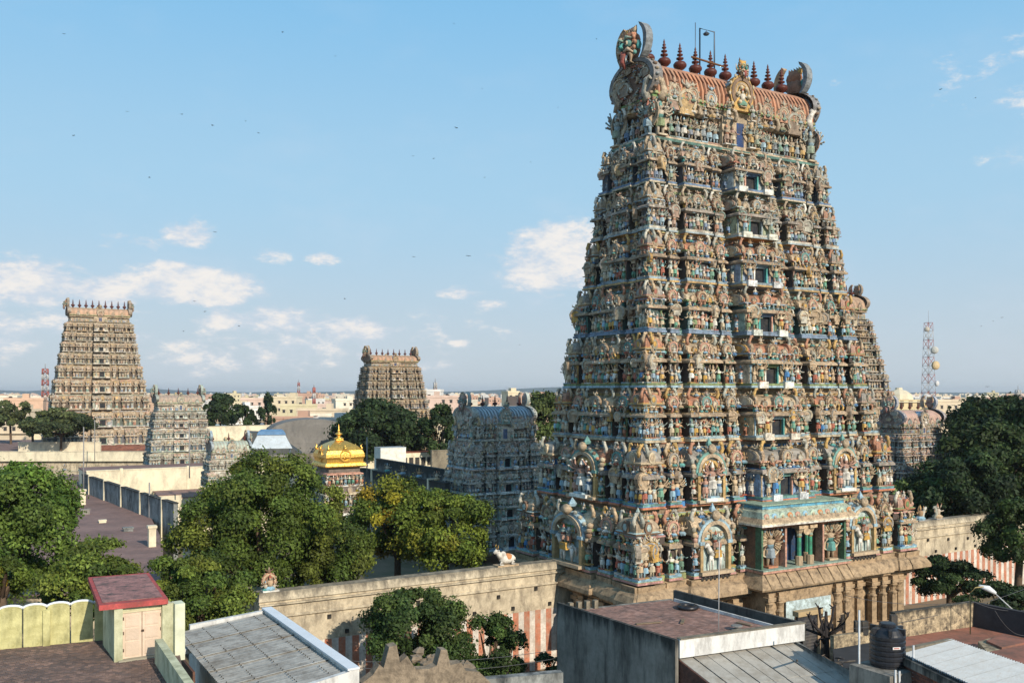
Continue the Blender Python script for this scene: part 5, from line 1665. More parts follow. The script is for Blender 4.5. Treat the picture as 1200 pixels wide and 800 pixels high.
def mast(px, Y, ytop, w0, w1, label, nsec, dishes=(), thick=.075):
    x_, y_ = at(px, Y)
    H = zz(ytop, Y)
    o = ob("telecom_mast", None, loc=(x_, y_, 0), rz=.3, label=label, cat="mast")
    for sx in (-1, 1):
        for sy in (-1, 1):
            seg = [tube([(sx * (w0 + (w1 - w0) * i / nsec), sy * (w0 + (w1 - w0) * i / nsec), H * i / nsec), (sx * (w0 + (w1 - w0) * (i + 1) / nsec), sy * (w0 + (w1 - w0) * (i + 1) / nsec), H * (i + 1) / nsec)], thick, 4, MR if i % 2 else MW) for i in range(nsec)]
            mk("leg", seg, PLAIN, o)
    br = []
    for i in range(nsec):
        a, b = w0 + (w1 - w0) * i / nsec, w0 + (w1 - w0) * (i + 1) / nsec
        za, zb = H * i / nsec, H * (i + 1) / nsec
        col = MR if i % 2 else MW
        for k in range(4):
            c = [(-1, -1), (1, -1), (1, 1), (-1, 1)]
            p, q = c[k], c[(k + 1) % 4]
            br.append(tube([(p[0] * a, p[1] * a, za), (q[0] * b, q[1] * b, zb)], thick * .7, 3, col)); br.append(tube([(q[0] * a, q[1] * a, za), (p[0] * b, p[1] * b, zb)], thick * .7, 3, col)); br.append(tube([(p[0] * b, p[1] * b, zb), (q[0] * b, q[1] * b, zb)], thick * .7, 3, col))
    mk("bracing", br, PLAIN, o)
    mk("lightning_rod", tube([(0, 0, H), (0, 0, H * 1.09)], thick * .7, 4, (.3, .3, .3)), PLAIN, o)
    for (dx, zf, r, col) in dishes:
        mk("dish_antenna", tf(lathe([(r, 0), (r, .5 * r), (r * .7, .75 * r), (.1, .9 * r)], 12, col), (0, 0, 0), rx=math.pi / 2), PLAIN, o, loc=(dx, -.3 - w0 * .5, H * zf), rz=rc.uniform(-.9, .4))
    return o


mast(1088, 300, 378, 2.0, .9, "red and white lattice telecom mast with round dishes, right of the towers", 16, ((-1.7, .95, .8, (.55, .5, .42)), (1.2, .80, 1.2, (.5, .5, .46)), (1.3, .69, 1.4, (.55, .42, .24)), (-2.2, .46, 1.2, (.55, .55, .55)), (1.9, .56, .9, (.55, .55, .55))))
mast(53, 620, 432, 2.2, 1.6, "small red-topped mast left of the far left tower", 10, (), .3)
mast(350, 900, 448, 1.6, .8, "thin far mast above the middle of the city", 8, (), .3)
mast(368, 700, 454, 1.0, .6, "short red chimney-like mast right of the thin far mast", 6, (), .5)
mast(510, 560, 448, 1.4, .7, "greenish far mast right of the middle tower", 7, (), .28)
mast(1193, 420, 457, 1.5, .8, "small red mast at the right picture edge above the trees", 7, (), .25)
# ================================================================== foreground roofs
BROWNROOF = mat("brown_roof_tile", attr=True, rough=.9, var=.22, vscale=.35, fine=.15, dirt=(.10, .08, .075), amount=.75, bump=.3)
WHITEW = mat("streaked_whitewash", (.66, .66, .64), rough=.9, var=.12, vscale=.6, streak=.55, stain=(.22, .21, .20), sscale=(1.4, 1.4, .5))
YELLOWW = mat("mossy_yellow_wall", (.58, .55, .27), rough=.9, var=.2, vscale=.7, fine=.1, dirt=(.24, .22, .08), amount=.85, streak=.55, stain=(.16, .16, .08), sscale=(1.2, 1.2, .5), bump=.2)
GREENW = mat("pale_green_wash", (.56, .56, .38), rough=.9, var=.15, vscale=.7, fine=.08, dirt=(.2, .2, .1), amount=.6, streak=.4, stain=(.14, .15, .08), sscale=(1.6, 1.6, .5))
PINKW = mat("red_painted_slab", (.46, .085, .08), rough=.85, var=.25, vscale=1.4, fine=.15, dirt=(.22, .07, .06), amount=.8, streak=.3, stain=(.08, .05, .045))
rf = random.Random(15)


def V3(p, z):
    return np.array([p[0], p[1], z])


def slab(pts, thick, col=C0):
    "pts: four (x, y, z) corners of the top"
    pts = [np.array(p, float) for p in pts]
    a = sum(pts[i][0] * pts[(i + 1) % 4][1] - pts[(i + 1) % 4][0] * pts[i][1] for i in range(4))
    if a < 0:
        pts = pts[::-1]
    v = [p - (0, 0, thick) for p in pts] + pts
    f = [(3, 2, 1, 0), (4, 5, 6, 7)] + [(k, (k + 1) % 4, (k + 1) % 4 + 4, k + 4) for k in range(4)]
    return piece(v, f, col)


def wall_between(p, q, z0, z1, th, z1b=None, col=C0, side=0):
    "upright slab from plan point p to q; side shifts it to one side"
    p, q = np.array(p, float), np.array(q, float)
    d = (q - p) / np.linalg.norm(q - p)
    n = np.array([-d[1], d[0]])
    a = n * (th * (side - 1) / 2)
    b = n * (th * (side + 1) / 2)
    z1b = z1 if z1b is None else z1b
    v = [V3(p + a, z0), V3(q + a, z0), V3(q + b, z0), V3(p + b, z0), V3(p + a, z1), V3(q + a, z1b), V3(q + b, z1b), V3(p + b, z1)]
    return piece(v, [(3, 2, 1, 0), (4, 5, 6, 7), (0, 1, 5, 4), (1, 2, 6, 5), (2, 3, 7, 6), (3, 0, 4, 7)], col)


def tiles_on(o, d1, L1, L2, n1, n2, cols, rng, name, z=0, gap=.012, h=.03, brick=True):
    "real joints: tiles over an L1 x L2 rectangle in the frame of o, joined because there are more than 300"
    P = []
    a, b = L1 / n1, L2 / n2
    for j in range(n2):
        off = (a * .5 if (brick and j % 2) else 0)
        for i in range(n1):
            x0 = i * a + off
            x1 = min(x0 + a, L1)
            c = rng.choice(cols)
            k = rng.uniform(.8, 1.2)
            P.append(box(x0 + gap, x1 - gap, j * b + gap, (j + 1) * b - gap, z, z + h + rng.uniform(0, .012), tuple(q * k for q in c)))
    t = mk(name, P, BROWNROOF, o)
    t["kind"] = "stuff"
    return t


# --- terrace with scalloped yellow parapet, lower left
ZT = 11.85
pa0, pa1 = gp(-60, 766, ZT), gp(128, 749, ZT)
dirp = (pa1 - pa0) / np.linalg.norm(pa1 - pa0)
ang = math.atan2(dirp[1], dirp[0])
TERR = ob("roof_terrace", None, loc=(pa0[0], pa0[1], 0), rz=ang, label="brown tiled roof terrace at the lower left corner", cat="roof terrace")
Lp = np.linalg.norm(pa1 - pa0)
mk("floor_slab", box(-1, Lp + 2.6, -12, .25, ZT - .5, ZT - .03, (.16, .12, .10)), BROWNROOF, TERR)
mk("building_wall", box(-.9, Lp + 2.5, -11.9, .2, 0, ZT - .5), GREENW, TERR)
t = tiles_on(TERR, None, Lp + 3.4, 9.5, 42, 56, [(.19, .125, .10), (.155, .105, .09), (.23, .15, .12), (.13, .095, .085)], rf, "floor_tiles", z=-.03)
t.location = (-.8, -9.5, ZT)
par = ob("parapet", None, loc=(pa0[0], pa0[1], ZT), rz=ang, label="yellow-green parapet wall with scalloped top and white edging, lower left", cat="parapet")
pw = .86
npan = int((Lp) / pw) + 1
for i in range(npan):
    poly = [(0, 0), (pw - .06, 0), (pw - .06, 1.5)] + [(pw / 2 - .03 + (pw / 2 - .03) * math.cos(a), 1.5 + .14 * math.sin(a)) for a in [math.pi * k / 8 for k in range(1, 8)]] + [(0, 1.5)]
    pan = mk("panel", prism(poly, -.02, .18), YELLOWW, par, loc=(i * pw, 0, 0))
    mk("white_edging", [tube([(pw / 2 - .03 + (pw / 2) * math.cos(a), .08, 1.52 + .15 * math.sin(a)) for a in [math.pi * k / 8 for k in range(0, 9)]], .05, 5)], mat("white_lime", (.70, .74, .76), bump=.1), pan)
    mk("buttress", box(-.13 + pw - .03, .13 + pw - .03, -.14, .1, 0, 1.44), YELLOWW, par, loc=(i * pw, 0, 0)) if i % 3 == 0 else None
# --- stair hut with red slab
b0, b1 = gp(134, 774, ZT), gp(183, 767, ZT)
dh = (b1 - b0) / np.linalg.norm(b1 - b0)
ah = math.atan2(dh[1], dh[0])
HW = 2.05
hut = ob("stair_hut", None, loc=(b0[0], b0[1], ZT), rz=ah, label="small pale green roof hut with pink double door and red-edged slab roof", cat="hut")
mk("wall", [box(0, HW, .0, 2.6, 0, 1.98), box(-.04, .26, -.22, .0, 0, 1.98), box(HW - .36, HW + .05, -.22, .0, 0, 1.98), box(.26, HW - .36, -.06, .0, 1.78, 1.98)], GREENW, hut)
mk("side_pier", box(HW + .05, HW + .42, -.5, .1, -.2, 1.98), mat("pale_lime_wash", (.62, .64, .48)), hut)
dpink = (.66, .52, .40)
for i in range(2):
    x0 = .28 + i * .71
    leaf = mk("door_leaf", box(x0, x0 + .69, -.05, -.01, .04, 1.76, dpink), PLAIN, hut)
    mk("door_panel", [box(x0 + .10, x0 + .59, -.075, -.05, z0, z1, tuple(c * .93 for c in dpink)) for z0, z1 in ((.14, .66), (.74, 1.16), (1.24, 1.66))], PLAIN, leaf)
mk("door_frame", [box(.20, .28, -.09, 0, 0, 1.82, (.60, .55, .36)), box(HW - .38 - .0, HW - .30, -.09, 0, 0, 1.82, (.60, .55, .36)), box(.20, HW - .30, -.09, 0, 1.77, 1.84, (.60, .55, .36)), box(.965, .995, -.06, -.045, .04, 1.76, (.25, .18, .13)), box(.1, HW - .2, -.35, 0, -.02, .05, (.35, .33, .25))], PLAIN, hut)
mk("hinge", [box(x, x + .05, -.065, -.045, z, z + .12, (.12, .08, .06)) for x in (.285, 1.64) for z in (.3, .95, 1.5)], PLAIN, hut)
mk("door_bolt", box(.95, 1.05, -.10, -.05, 1.0, 1.07, (.05, .03, .02)), PLAIN, hut)
sl = [gp(116, 709, 14.05), gp(197, 701, 14.05), gp(174.5, 670.5, 14.05), gp(103, 676, 14.05)]
so = mk("roof_slab", slab([V3(p, 14.05) for p in sl], .2), PINKW, hut)
so.matrix_parent_inverse = (Matrix.Translation((b0[0], b0[1], ZT)) @ Matrix.Rotation(ah, 4, "Z")).inverted()
c = np.mean(sl, axis=0)
so2 = mk("weathered_top", slab([V3(c + (p - c) * .88, 14.075) for p in sl], .02), mat("blackened_red_top", (.34, .17, .15), var=.35, vscale=1.2, dirt=(.07, .06, .055), amount=1.0, fine=.3), hut)
so2.matrix_parent_inverse = so.matrix_parent_inverse
# --- low greenish parapet between hut and sheet roof
mk("low_parapet", wall_between(gp(186, 748, ZT + .9), gp(226, 806, ZT + .9), ZT - 3, ZT + .9, .28), GREENW, label="low green stained parapet between the red slab hut and the sheet roof", cat="parapet")

# --- grey sheet roof with white coping
ZS = 11.0
A, B = gp(318, 712, ZS), gp(421, 783, ZS)
C_ = A - D1 * 4.05
Dd = B - D1 * 4.05
g = ob("sheet_roofed_house", None, loc=(0, 0, 0), label="white-walled house with weathered grey sheet roof and white coping, bottom left", cat="house")
mk("wall", [wall_between(A, B, 0, ZS, .42, side=-1), wall_between(C_, A, 0, ZS - .32, .25, z1b=ZS, side=-1), wall_between(B, Dd, 0, ZS, .25, z1b=ZS - .62, side=-1), wall_between(C_ + D2 * -.3, Dd, 0, ZS - .78, .2, side=1)], WHITEW, g)
mk("coping", [wall_between(A, B + (B - A) / 12 * .05, ZS + .003, ZS + .08, .5, side=-1)], mat("blue_white_lime", (.66, .70, .74), var=.08), g)
Lr = np.linalg.norm(B - A)
nr = 5
m_ = g
for i in range(nr):
    s0, s1 = .35 + i * (Lr - .5) / nr, .35 + (i + 1) * (Lr - .5) / nr + .12
    v, f = [], []
    K = 26
    for k in range(K + 1):
        s = s0 + (s1 - s0) * k / K
        zc = .035 * math.cos(2 * math.pi * k / 2.6)
        for w_, zr_ in ((.36, ZS - .2), (4.75, ZS - .66)):
            p = A - D2 * s - D1 * w_
            v.append((p[0], p[1], zr_ + zc + .008 * (nr - i)))
    f = [(2 * k, 2 * k + 1, 2 * k + 3, 2 * k + 2) for k in range(K)]
    sh = mk("roof_sheet", piece(v, [tuple(reversed(q)) for q in f], C0, True), mat("grey_sheet", (.36, .355, .33), rough=.85, var=.22, vscale=.6, fine=.12, dirt=(.14, .12, .10), amount=.7, bump=.2), g)
    bolts = []
    for k in range(9):
        for w_ in (1.0, 2.3, 3.5, 4.5):
            if rf.random() < .75:
                p = A - D2 * (s0 + (s1 - s0) * (k + .5) / 9) - D1 * w_
                bolts.append(ball((p[0], p[1], ZS - .2 - (w_ - .36) * .105 + .08), .03, (.04, .035, .03), 5, 3))
    mk("bolt", bolts, PLAIN, sh)
q = C_ - D1 * .9 - D2 * 1.0
mk("wood_shutter", wall_between(q - D2 * 1.2, q - D2 * 4.5, 8.5, ZS - 1.1, .1), mat("brown_slats", (.14, .07, .05), var=.3, sscale=(.1, .1, 8), streak=.7), g)
mk("concrete_shade", slab([V3(q - D2 * .2, ZS - .75), V3(q - D2 * 1.9, ZS - .75), V3(q - D2 * 1.9 + D1 * 1.2, ZS - .75), V3(q - D2 * .2 + D1 * 1.2, ZS - .75)], .22), WHITEW, g)

# --- ruined wall and rubble
RUIN = mat("crumbling_mud_wall", (.25, .20, .145), rough=1, var=.35, vscale=1.2, fine=.2, dirt=(.08, .065, .05), amount=.8, bump=1.0, bscale=5)
p0, p1 = gp(424, 800, 9.2), gp(530, 786, 9.2)
top = [(0, .6), (.5, .9), (.8, 1.3), (1.0, 1.15), (1.25, 2.05), (1.6, 2.1), (1.75, 1.3), (2.1, 1.55), (2.5, .9), (3.1, .85), (3.5, .95), (3.7, 1.65), (4.0, 1.6), (4.15, .9), (4.7, .95), (4.9, .55), (5.6, .4), (6.2, -.2)]
poly = [(0, -9.2), (6.2, -9.2)] + top[::-1]
d = (p1 - p0) / np.linalg.norm(p1 - p0)
mk("ruined_wall", prism(poly, 0, .55), RUIN, loc=(p0[0], p0[1], 8.6), rz=math.atan2(d[1], d[0]), label="crumbling mud wall with jagged top in front of the striped wall", cat="wall")
for i in range(26):
    t_ = rf.random()
    px, py = 495 + 60 * t_ + rf.uniform(-8, 8), 772 + 24 * t_ + rf.uniform(-6, 10)
    g_ = gp(px, py, 8.4)
    s = rf.uniform(.16, .42)
    v0 = ball((0, 0, 0), (s, s * rf.uniform(.6, 1), s * rf.uniform(.5, .9)), (.3, .26, .2), 6, 4)
    vv = v0[0] * (1 + .18 * np.random.default_rng(i).normal(size=(len(v0[0]), 1)))
    mk("rubble_stone", (vv, v0[1], v0[2], v0[3], np.zeros(len(v0[2]), bool)), RUIN, loc=(g_[0], g_[1], 8.5 + s * .4), label="%s broken lump of masonry %s" % ("large" if s > .32 else "fist-sized" if s < .24 else "middling", "touching the crumbling wall" if t_ < .33 else "midway down the rubble spill" if t_ < .66 else "at the far end of the rubble spill"), cat="rubble", group="rubble beside the crumbling wall")
q0, q1 = gp(497, 800, 8.3), gp(655, 786, 8.3)
mk("yard_wall", [wall_between(q0 - (q1 - q0) * .2, q1 + (q1 - q0) * .02, 0, 8.3, .5)], BLACKWALL, label="low dark wall at the bottom edge below the striped wall", cat="wall")

# --- big concrete building with brown tiled roof in front of the tower
ZB = 9.0
A, B, Cc, De = gp(656, 705, ZB), gp(795, 749, ZB), gp(934, 731, ZB), gp(789, 691, ZB)
Cc = B + (De - A)
cb = ob("concrete_building", None, loc=(0, 0, 0), label="stained concrete building with brown tiled flat roof and dark parapets before the great tower", cat="building")
mk("side_wall", wall_between(A, B, 0, ZB, .22, side=-1), CONCRETE, cb)
mk("far_wall", wall_between(B + (Cc - B), De, 0, ZB - .0, .22, side=-1), mat("black_mould_parapet", (.075, .075, .07), var=.4, vscale=1, streak=.6, stain=(.02, .02, .02)), cb)
mk("front_fascia", wall_between(B - D2 * .12, Cc - D2 * .12, ZB - .95, ZB + .02, .24, side=1), WHITEW, cb)
mk("fascia_coping", wall_between(B - D2 * .2, Cc - D2 * .2, ZB + .023, ZB + .07, .42, side=1), PLASTER, cb)
mk("front_wall", wall_between(B + D2 * .6, Cc + D2 * .6, 0, ZB - .96, .3, side=1), CONCRETE, cb)
mk("back_wall", wall_between(A, De, 0, ZB - .62, .3, side=1), CONCRETE, cb)
ax = (Cc - B); ax /= np.linalg.norm(ax)
ay = (A - B); ay /= np.linalg.norm(ay)
L1, L2 = np.linalg.norm(Cc - B), np.linalg.norm(A - B)
mk("roof_slab", slab([V3(A, ZB - .66), V3(B, ZB - .66), V3(Cc, ZB - .66), V3(De, ZB - .66)], .3), CONCRETE, cb)
P = []
n1, n2 = 30, 40
for i in range(n1):
    for j in range(n2):
        o_ = B + ax * (.25 + i * (L1 - .5) / n1) + ay * (.15 + j * (L2 - .2) / n2)
        a_, b_ = ax * ((L1 - .5) / n1 - .02), ay * ((L2 - .2) / n2 - .02)
        k = rf.uniform(.8, 1.2)
        c = tuple(q * k for q in rf.choice([(.30, .175, .14), (.26, .155, .125), (.33, .20, .165)]))
        P.append(slab([V3(o_, ZB - .61), V3(o_ + a_, ZB - .61), V3(o_ + a_ + b_, ZB - .61), V3(o_ + b_, ZB - .61)], .05, c))
t = mk("roof_tiles", P, BROWNROOF, cb); t["kind"] = "stuff"
for i in range(5):
    p = A + (De - A) * (.02 + .07 * i)
    mk("parapet_stub", box(-.14, .14, -.14, .14, ZB - .62, ZB - .1), PLASTER, cb, loc=(p[0], p[1], 0), rz=TH)
mk("white_fillet", wall_between(De + (B - A) * .05 - ax * .35, De + (B - A) * .97 - ax * .35, ZB - .6, ZB - .42, .12), WHITEW, cb)
ty = gp(806, 713, ZB - .6)
mk("tyre", tf(lathe([(.42, 0), (.62, .02), (.70, .12), (.62, .24), (.42, .26), (.36, .13), (.42, 0)], 18, C0, smooth=True, closed=False), (0, 0, 0)), BLACK, loc=(ty[0], ty[1], ZB - .6), label="black tyre lying flat on the brown tiled roof", cat="tyre")
an = gp(842, 741, ZB - .6)
mk("antenna_pole", tube([(0, 0, 0), (.05, 0, 5.2)], .03, 5, (.5, .5, .5)), PLAIN, loc=(an[0], an[1], ZB - .6), label="thin upright pole standing on the brown tiled roof", cat="pole")
# lean-to of asbestos sheets under the fascia
lt = ob("sheet_lean_to", None, loc=(0, 0, 0), label="sloping lean-to roof of pale asbestos sheets below the white fascia", cat="roof")
e0, e1 = B + D2 * .2 + D1 * .15, Cc + D2 * .2 - D1 * .4
down = -D2 * 8.5
for i in range(9):
    for j in range(3):
        t0, t1 = i / 9, (i + 1) / 9
        r0, r1 = j / 3, (j + 1) / 3 + .02
        pts = []
        for (t_, r_) in ((t0 + .004, r0), (t1 - .004, r0), (t1 - .004, r1), (t0 + .004, r1)):
            p = e0 + (e1 - e0) * t_ + down * r_
            pts.append(V3(p, 7.95 - 2.3 * r_ + (.02 if i % 2 else 0) - .02 * j))
        mk("asbestos_sheet", slab(pts, .035), ASBESTOS, lt)
mk("brick_gable", [wall_between(B + D2 * .1 + D1 * .1, B + D1 * .1 - D2 * 8.3, 0, 7.9, .22, z1b=5.55, side=1)], mat("dark_brick", (.13, .06, .045), var=.4, vscale=3, dirt=(.04, .035, .03), amount=.7, bump=1, bscale=6), lt)
mk("verge_board", [wall_between(Cc - D1 * .35 + D2 * .2, Cc - D1 * .35 - D2 * 8.6, 6.6, 8.05, .25, z1b=5.75, side=-1)], BLACKWALL, lt)
st = gp(833, 790, 6.6)
mk("rebar_stub", [box(-.5, .5, -.3, .3, -1.0, .35)] + [tube([(-.35 + .22 * i, 0, .3), (-.36 + .22 * i, .02, 1.0 + .1 * (i % 2))], .03, 4) for i in range(4)], CONCRETE, loc=(st[0], st[1], 6.6), rz=TH, label="concrete column stub with bare reinforcing rods on the lean-to roof", cat="column stub")
for i, (x0, y0, x1, y1) in enumerate(((842, 776, 872, 800), (856, 790, 905, 772), (934, 772, 934, 798), (900, 770, 950, 790))):
    a, b = gp(x0, y0, 7.1), gp(x1, y1, 7.1)
    mk("loose_rod", tube([V3(a, 7.0), V3(b, 7.0 + (1.2 if i == 2 else .1))], .05, 4, (.08, .06, .05)), PLAIN, label=("long rod lying down the left part of the sheet lean-to", "rod lying across the middle of the sheet lean-to", "short upright rod at the right end of the sheet lean-to", "rod lying along the right part of the sheet lean-to")[i], cat="rod")
dv, df = [], []
for k in range(70):
    a = gp(935 + 55 * rf.random(), 776 + 24 * rf.random(), 6.4)
    an_ = rf.uniform(0, 3.1)
    L = rf.uniform(.5, 1.6)
    dv.append(tube([V3(a, 6.4 + rf.uniform(0, .5)), V3(a + np.array([math.cos(an_), math.sin(an_)]) * L, 6.4 + rf.uniform(0, .7))], rf.uniform(.02, .06), 4, rf.choice([(.08, .07, .06), (.04, .04, .045), (.14, .10, .07)])))
o = mk("scrap_heap", dv, PLAIN, label="tangled dark heap of sticks and scrap right of the sheet lean-to", cat="scrap", kind="stuff")

# --- yards, walls and roofs at the lower right
ZR = 5.5
STAINW = mat("patchy_pale_wall", (.46, .37, .24), var=.3, vscale=1.1, fine=.35, dirt=(.05, .042, .036), amount=1.0, bump=.8, streak=.7, stain=(.06, .05, .04), sscale=(2.2, 2.2, 1.6), mould=(7.2, .5, .9))
RR = mat("red_brown_roof", (.30, .13, .09), var=.25, vscale=.3, fine=.12, dirt=(.10, .075, .06), amount=.7, bump=.3)
mk("red_roof", hprism([tuple(gp(*q, ZR)) for q in ((1040, 765), (1058, 746), (1138, 733), (1215, 748), (1230, 800), (1040, 800))], 0, ZR), RR, label="red-brown flat roof behind the black water tank", cat="roof")
mk("patchy_wall", [wall_between(gp(1046, 747, ZR), gp(1138, 733, ZR), 0, 7.15, .35), wall_between(gp(1046, 747, ZR), gp(1138, 733, ZR), 7.153, 7.22, .45)], STAINW, label="patchy pale wall in sunlight behind the red-brown roof", cat="wall")
mk("patchy_wall", [wall_between(gp(975, 757, 5.5), gp(1046, 747, 5.5), 0, 6.2, .35)], STAINW, label="lower patchy wall left of the black tank, with three small posts", cat="wall")
for i, px in enumerate((1005, 1013, 1047)):
    a = gp(px, 752, 5.5)
    mk("wall_post", box(-.2, .2, -.2, .2, 6.0, 7.3 if i == 2 else 6.9, (.04, .04, .04)), PLAIN, loc=(a[0], a[1], 0), label=("left of two stubby dark posts on the low patchy wall", "right of two stubby dark posts on the low patchy wall", "dark post where the low and the taller patchy wall meet")[i], cat="post")
mk("dark_wall", wall_between(gp(1138, 733, ZR), gp(1215, 750, ZR), 0, 7.2, .35, side=1), mat("near_black_wall", (.045, .045, .05), var=.3, vscale=1), label="black wall running to the right edge beside the red-brown roof", cat="wall")  # near-black base colour with mild mottling
mk("dark_yard_block", hprism([tuple(gp(*q, 5.9)) for q in ((976, 760), (1022, 752), (1030, 790), (980, 792))], 0, 5.9), mat("near_black_block", (.04, .04, .042), var=.3, vscale=1), label="black shaded block left of the water tank", cat="building")  # same near-black base on every face
a, b = gp(1145, 765, 6.3), gp(1200, 762, 6.3)
rbx = mk("roof_box", [hprism([tuple(gp(*q, 6.5)) for q in ((1146, 751), (1176, 743), (1206, 752), (1158, 764))], ZR, 6.5)], STAINW, label="low box with red-brown lid on the roof at the right", cat="roof box")
mk("lid", hprism([tuple(gp(*q, 6.65)) for q in ((1156, 750), (1176, 742), (1206, 751), (1174, 758))], 6.503, 6.65), RR, rbx)
mk("tiled_ledge", hprism([tuple(gp(*q, 6.6)) for q in ((1160, 763), (1215, 752), (1220, 790), (1190, 774))], 0, 6.6), RR, label="red-brown ledge at the right picture edge", cat="roof")
# brick room with white sheet roof
ZW = 9.0
c0, c1, c2, c3 = gp(1057, 764, ZW), gp(1116, 752, ZW), gp(1240, 797, ZW), gp(1165, 815, ZW)
br = ob("brick_room", None, loc=(0, 0, 0), label="brick room with pale corrugated sheet roof at the bottom right", cat="building")
mk("wall", [wall_between(c0, c3, 0, ZW - .5, .3, side=1), wall_between(c0, c1, 0, ZW - .4, .25, side=-1), wall_between(c1, c2, 0, ZW - .4, .25, side=-1)], mat("mortar", (.13, .11, .10)), br)
dw = c3 - c0; Lw = np.linalg.norm(dw); dwn = dw / Lw
nb_ = np.array([dwn[1], -dwn[0]])
bks = []
bme = mesh_of(box(0, .40, -.035, .03, 0, .15, (.23, .09, .06)), "brick", BRICKM)
bme2 = mesh_of(box(0, .40, -.03, .03, 0, .15, (.15, .065, .05)), "brick", BRICKM)
cnt = 0
for j in range(9):
    for i in range(28):
        s = i * .43 + (.21 if j % 2 else 0)
        if s > Lw - .5 or cnt > 290:
            continue
        p = c0 + dwn * s
        q = p - np.array([-dwn[1], dwn[0]]) * .0
        ob("brick", bme if rf.random() < .6 else bme2, br, loc=(q[0], q[1], ZW - .72 - j * .18), rz=math.atan2(dwn[1], dwn[0])); cnt += 1
mk("edge_beam", wall_between(c0, c3, ZW - .5, ZW - .12, .4, side=0), CONCRETE, br)
wd = (c1 - c0)
ns = 6
for i in range(ns):
    v = []
    K = 14
    for k in range(K + 1):
        s = (i + k / K * 1.03) / ns
        zc = .07 * math.cos(math.pi * k)
        p, q = c0 + wd * 0 + (c3 - c0) * 0, None
        pa_, pb_ = c0 + (c3 - c0) * s, c1 + (c2 - c1) * s
        v += [(pa_[0], pa_[1], ZW - .05 + zc + .012 * i), (pb_[0], pb_[1], ZW + .12 + zc + .012 * i)]
    mk("roof_sheet", piece(v, [(2 * k, 2 * k + 2, 2 * k + 3, 2 * k + 1) for k in range(K)], C0), mat("white_sheet", (.36, .40, .43), rough=.7, var=.1, dirt=(.3, .29, .28), amount=.5, bump=.1), br)
mk("ridge_lip", wall_between(c0 - dwn * .1, c1 - dwn * .1, ZW - .15, ZW + .16, .3), PLASTER, br)
# water tank
tk = gp(1040, 779, 8.3)
tank = ob("water_tank", None, loc=(tk[0], tk[1], 8.3), label="large black plastic water tank with ribbed sides and small white label", cat="water tank")
prof = [(.78, 0), (.82, .05)]
for i in range(6):
    z = .12 + i * .25
    prof += [(.82, z), (.86, z + .04), (.86, z + .17), (.82, z + .21)]
prof += [(.80, 1.66), (.66, 1.86), (.42, 1.96)]
mk("tank_shell", lathe(prof, 28, C0, smooth=False), BLACK, tank)
mk("tank_lid", lathe([(.36, 1.95), (.40, 1.98), (.40, 2.1), (.34, 2.14)], 18, C0), BLACK, tank)
for i in range(6):
    a = i * math.pi / 3 + .3
    mk("shoulder_lug", tf(box(.50, .88, -.08, .08, 1.62, 1.93), rz=a), BLACK, tank)
mk("tank_label", tf(box(-.2, .2, -.885, -.86, 1.02, 1.14, (.75, .72, .70)), rz=.12), PLAIN, tank)
mk("label_print", tf(box(-.15, .13, -.889, -.885, 1.055, 1.105, (.45, .12, .10)), rz=.12), PLAIN, tank)
ped = mk("tank_plinth", hprism([tuple(tk + D1 * a + D2 * b) for a, b in ((-1.5, -1.3), (.9, -1.3), (.9, 1.1), (-1.5, 1.1))], 0, 8.3), CONCRETE, label="streaked concrete plinth under the black water tank", cat="plinth")
for i, (dx, z1) in enumerate(((-1.2, 8.6), (-.9, 8.5), (.15, 9.6), (-1.0, 11.0))):
    p = tk + D1 * dx - D2 * (1.38 if i < 3 else -.9)
    mk("water_pipe", tube([(0, 0, 2), (0, 0, z1)], .05, 6, (.55, .57, .58)), PLAIN, loc=(p[0], p[1], 0), label=("leftmost grey pipe running up the tank plinth", "second grey pipe from the left on the tank plinth", "grey pipe standing in front of the tank plinth's middle", "thin tall pipe left of the black tank")[i], cat="pipe")
# street lamp with its arm
lp = at(1189, 66)
lamp = ob("street_lamp", None, loc=(lp[0], lp[1], 0), label="street lamp with white head on a long slanting arm at the right", cat="street lamp")
hx = (1164 - 1189) / F * 66
zt_, zh = zz(716, 66), zz(693, 66)
mk("pole", tube([(0, 0, 0), (0, 0, zt_), (hx, 0, zh)], [.07, .06, .04], 6, (.45, .46, .46)), PLAIN, lamp)
mk("lamp_head", [tube([(hx + .15, 0, zh - .1), (hx - .35, 0, zh + .22), (hx - 1.0, 0, zh + .42)], [.12, .22, .10], 8, (.72, .76, .80))], PLAIN, lamp)
lp2 = at(1137, 64)
mk("lamp_post", tube([(0, 0, 0), (0, 0, zz(694, 64)), (.35, 0, zz(688, 64)), (.9, 0, zz(687, 64))], .04, 5, (.42, .33, .15)), PLAIN, loc=(lp2[0], lp2[1], 0), label="thin bent rusty post beside the white street lamp head", cat="post")
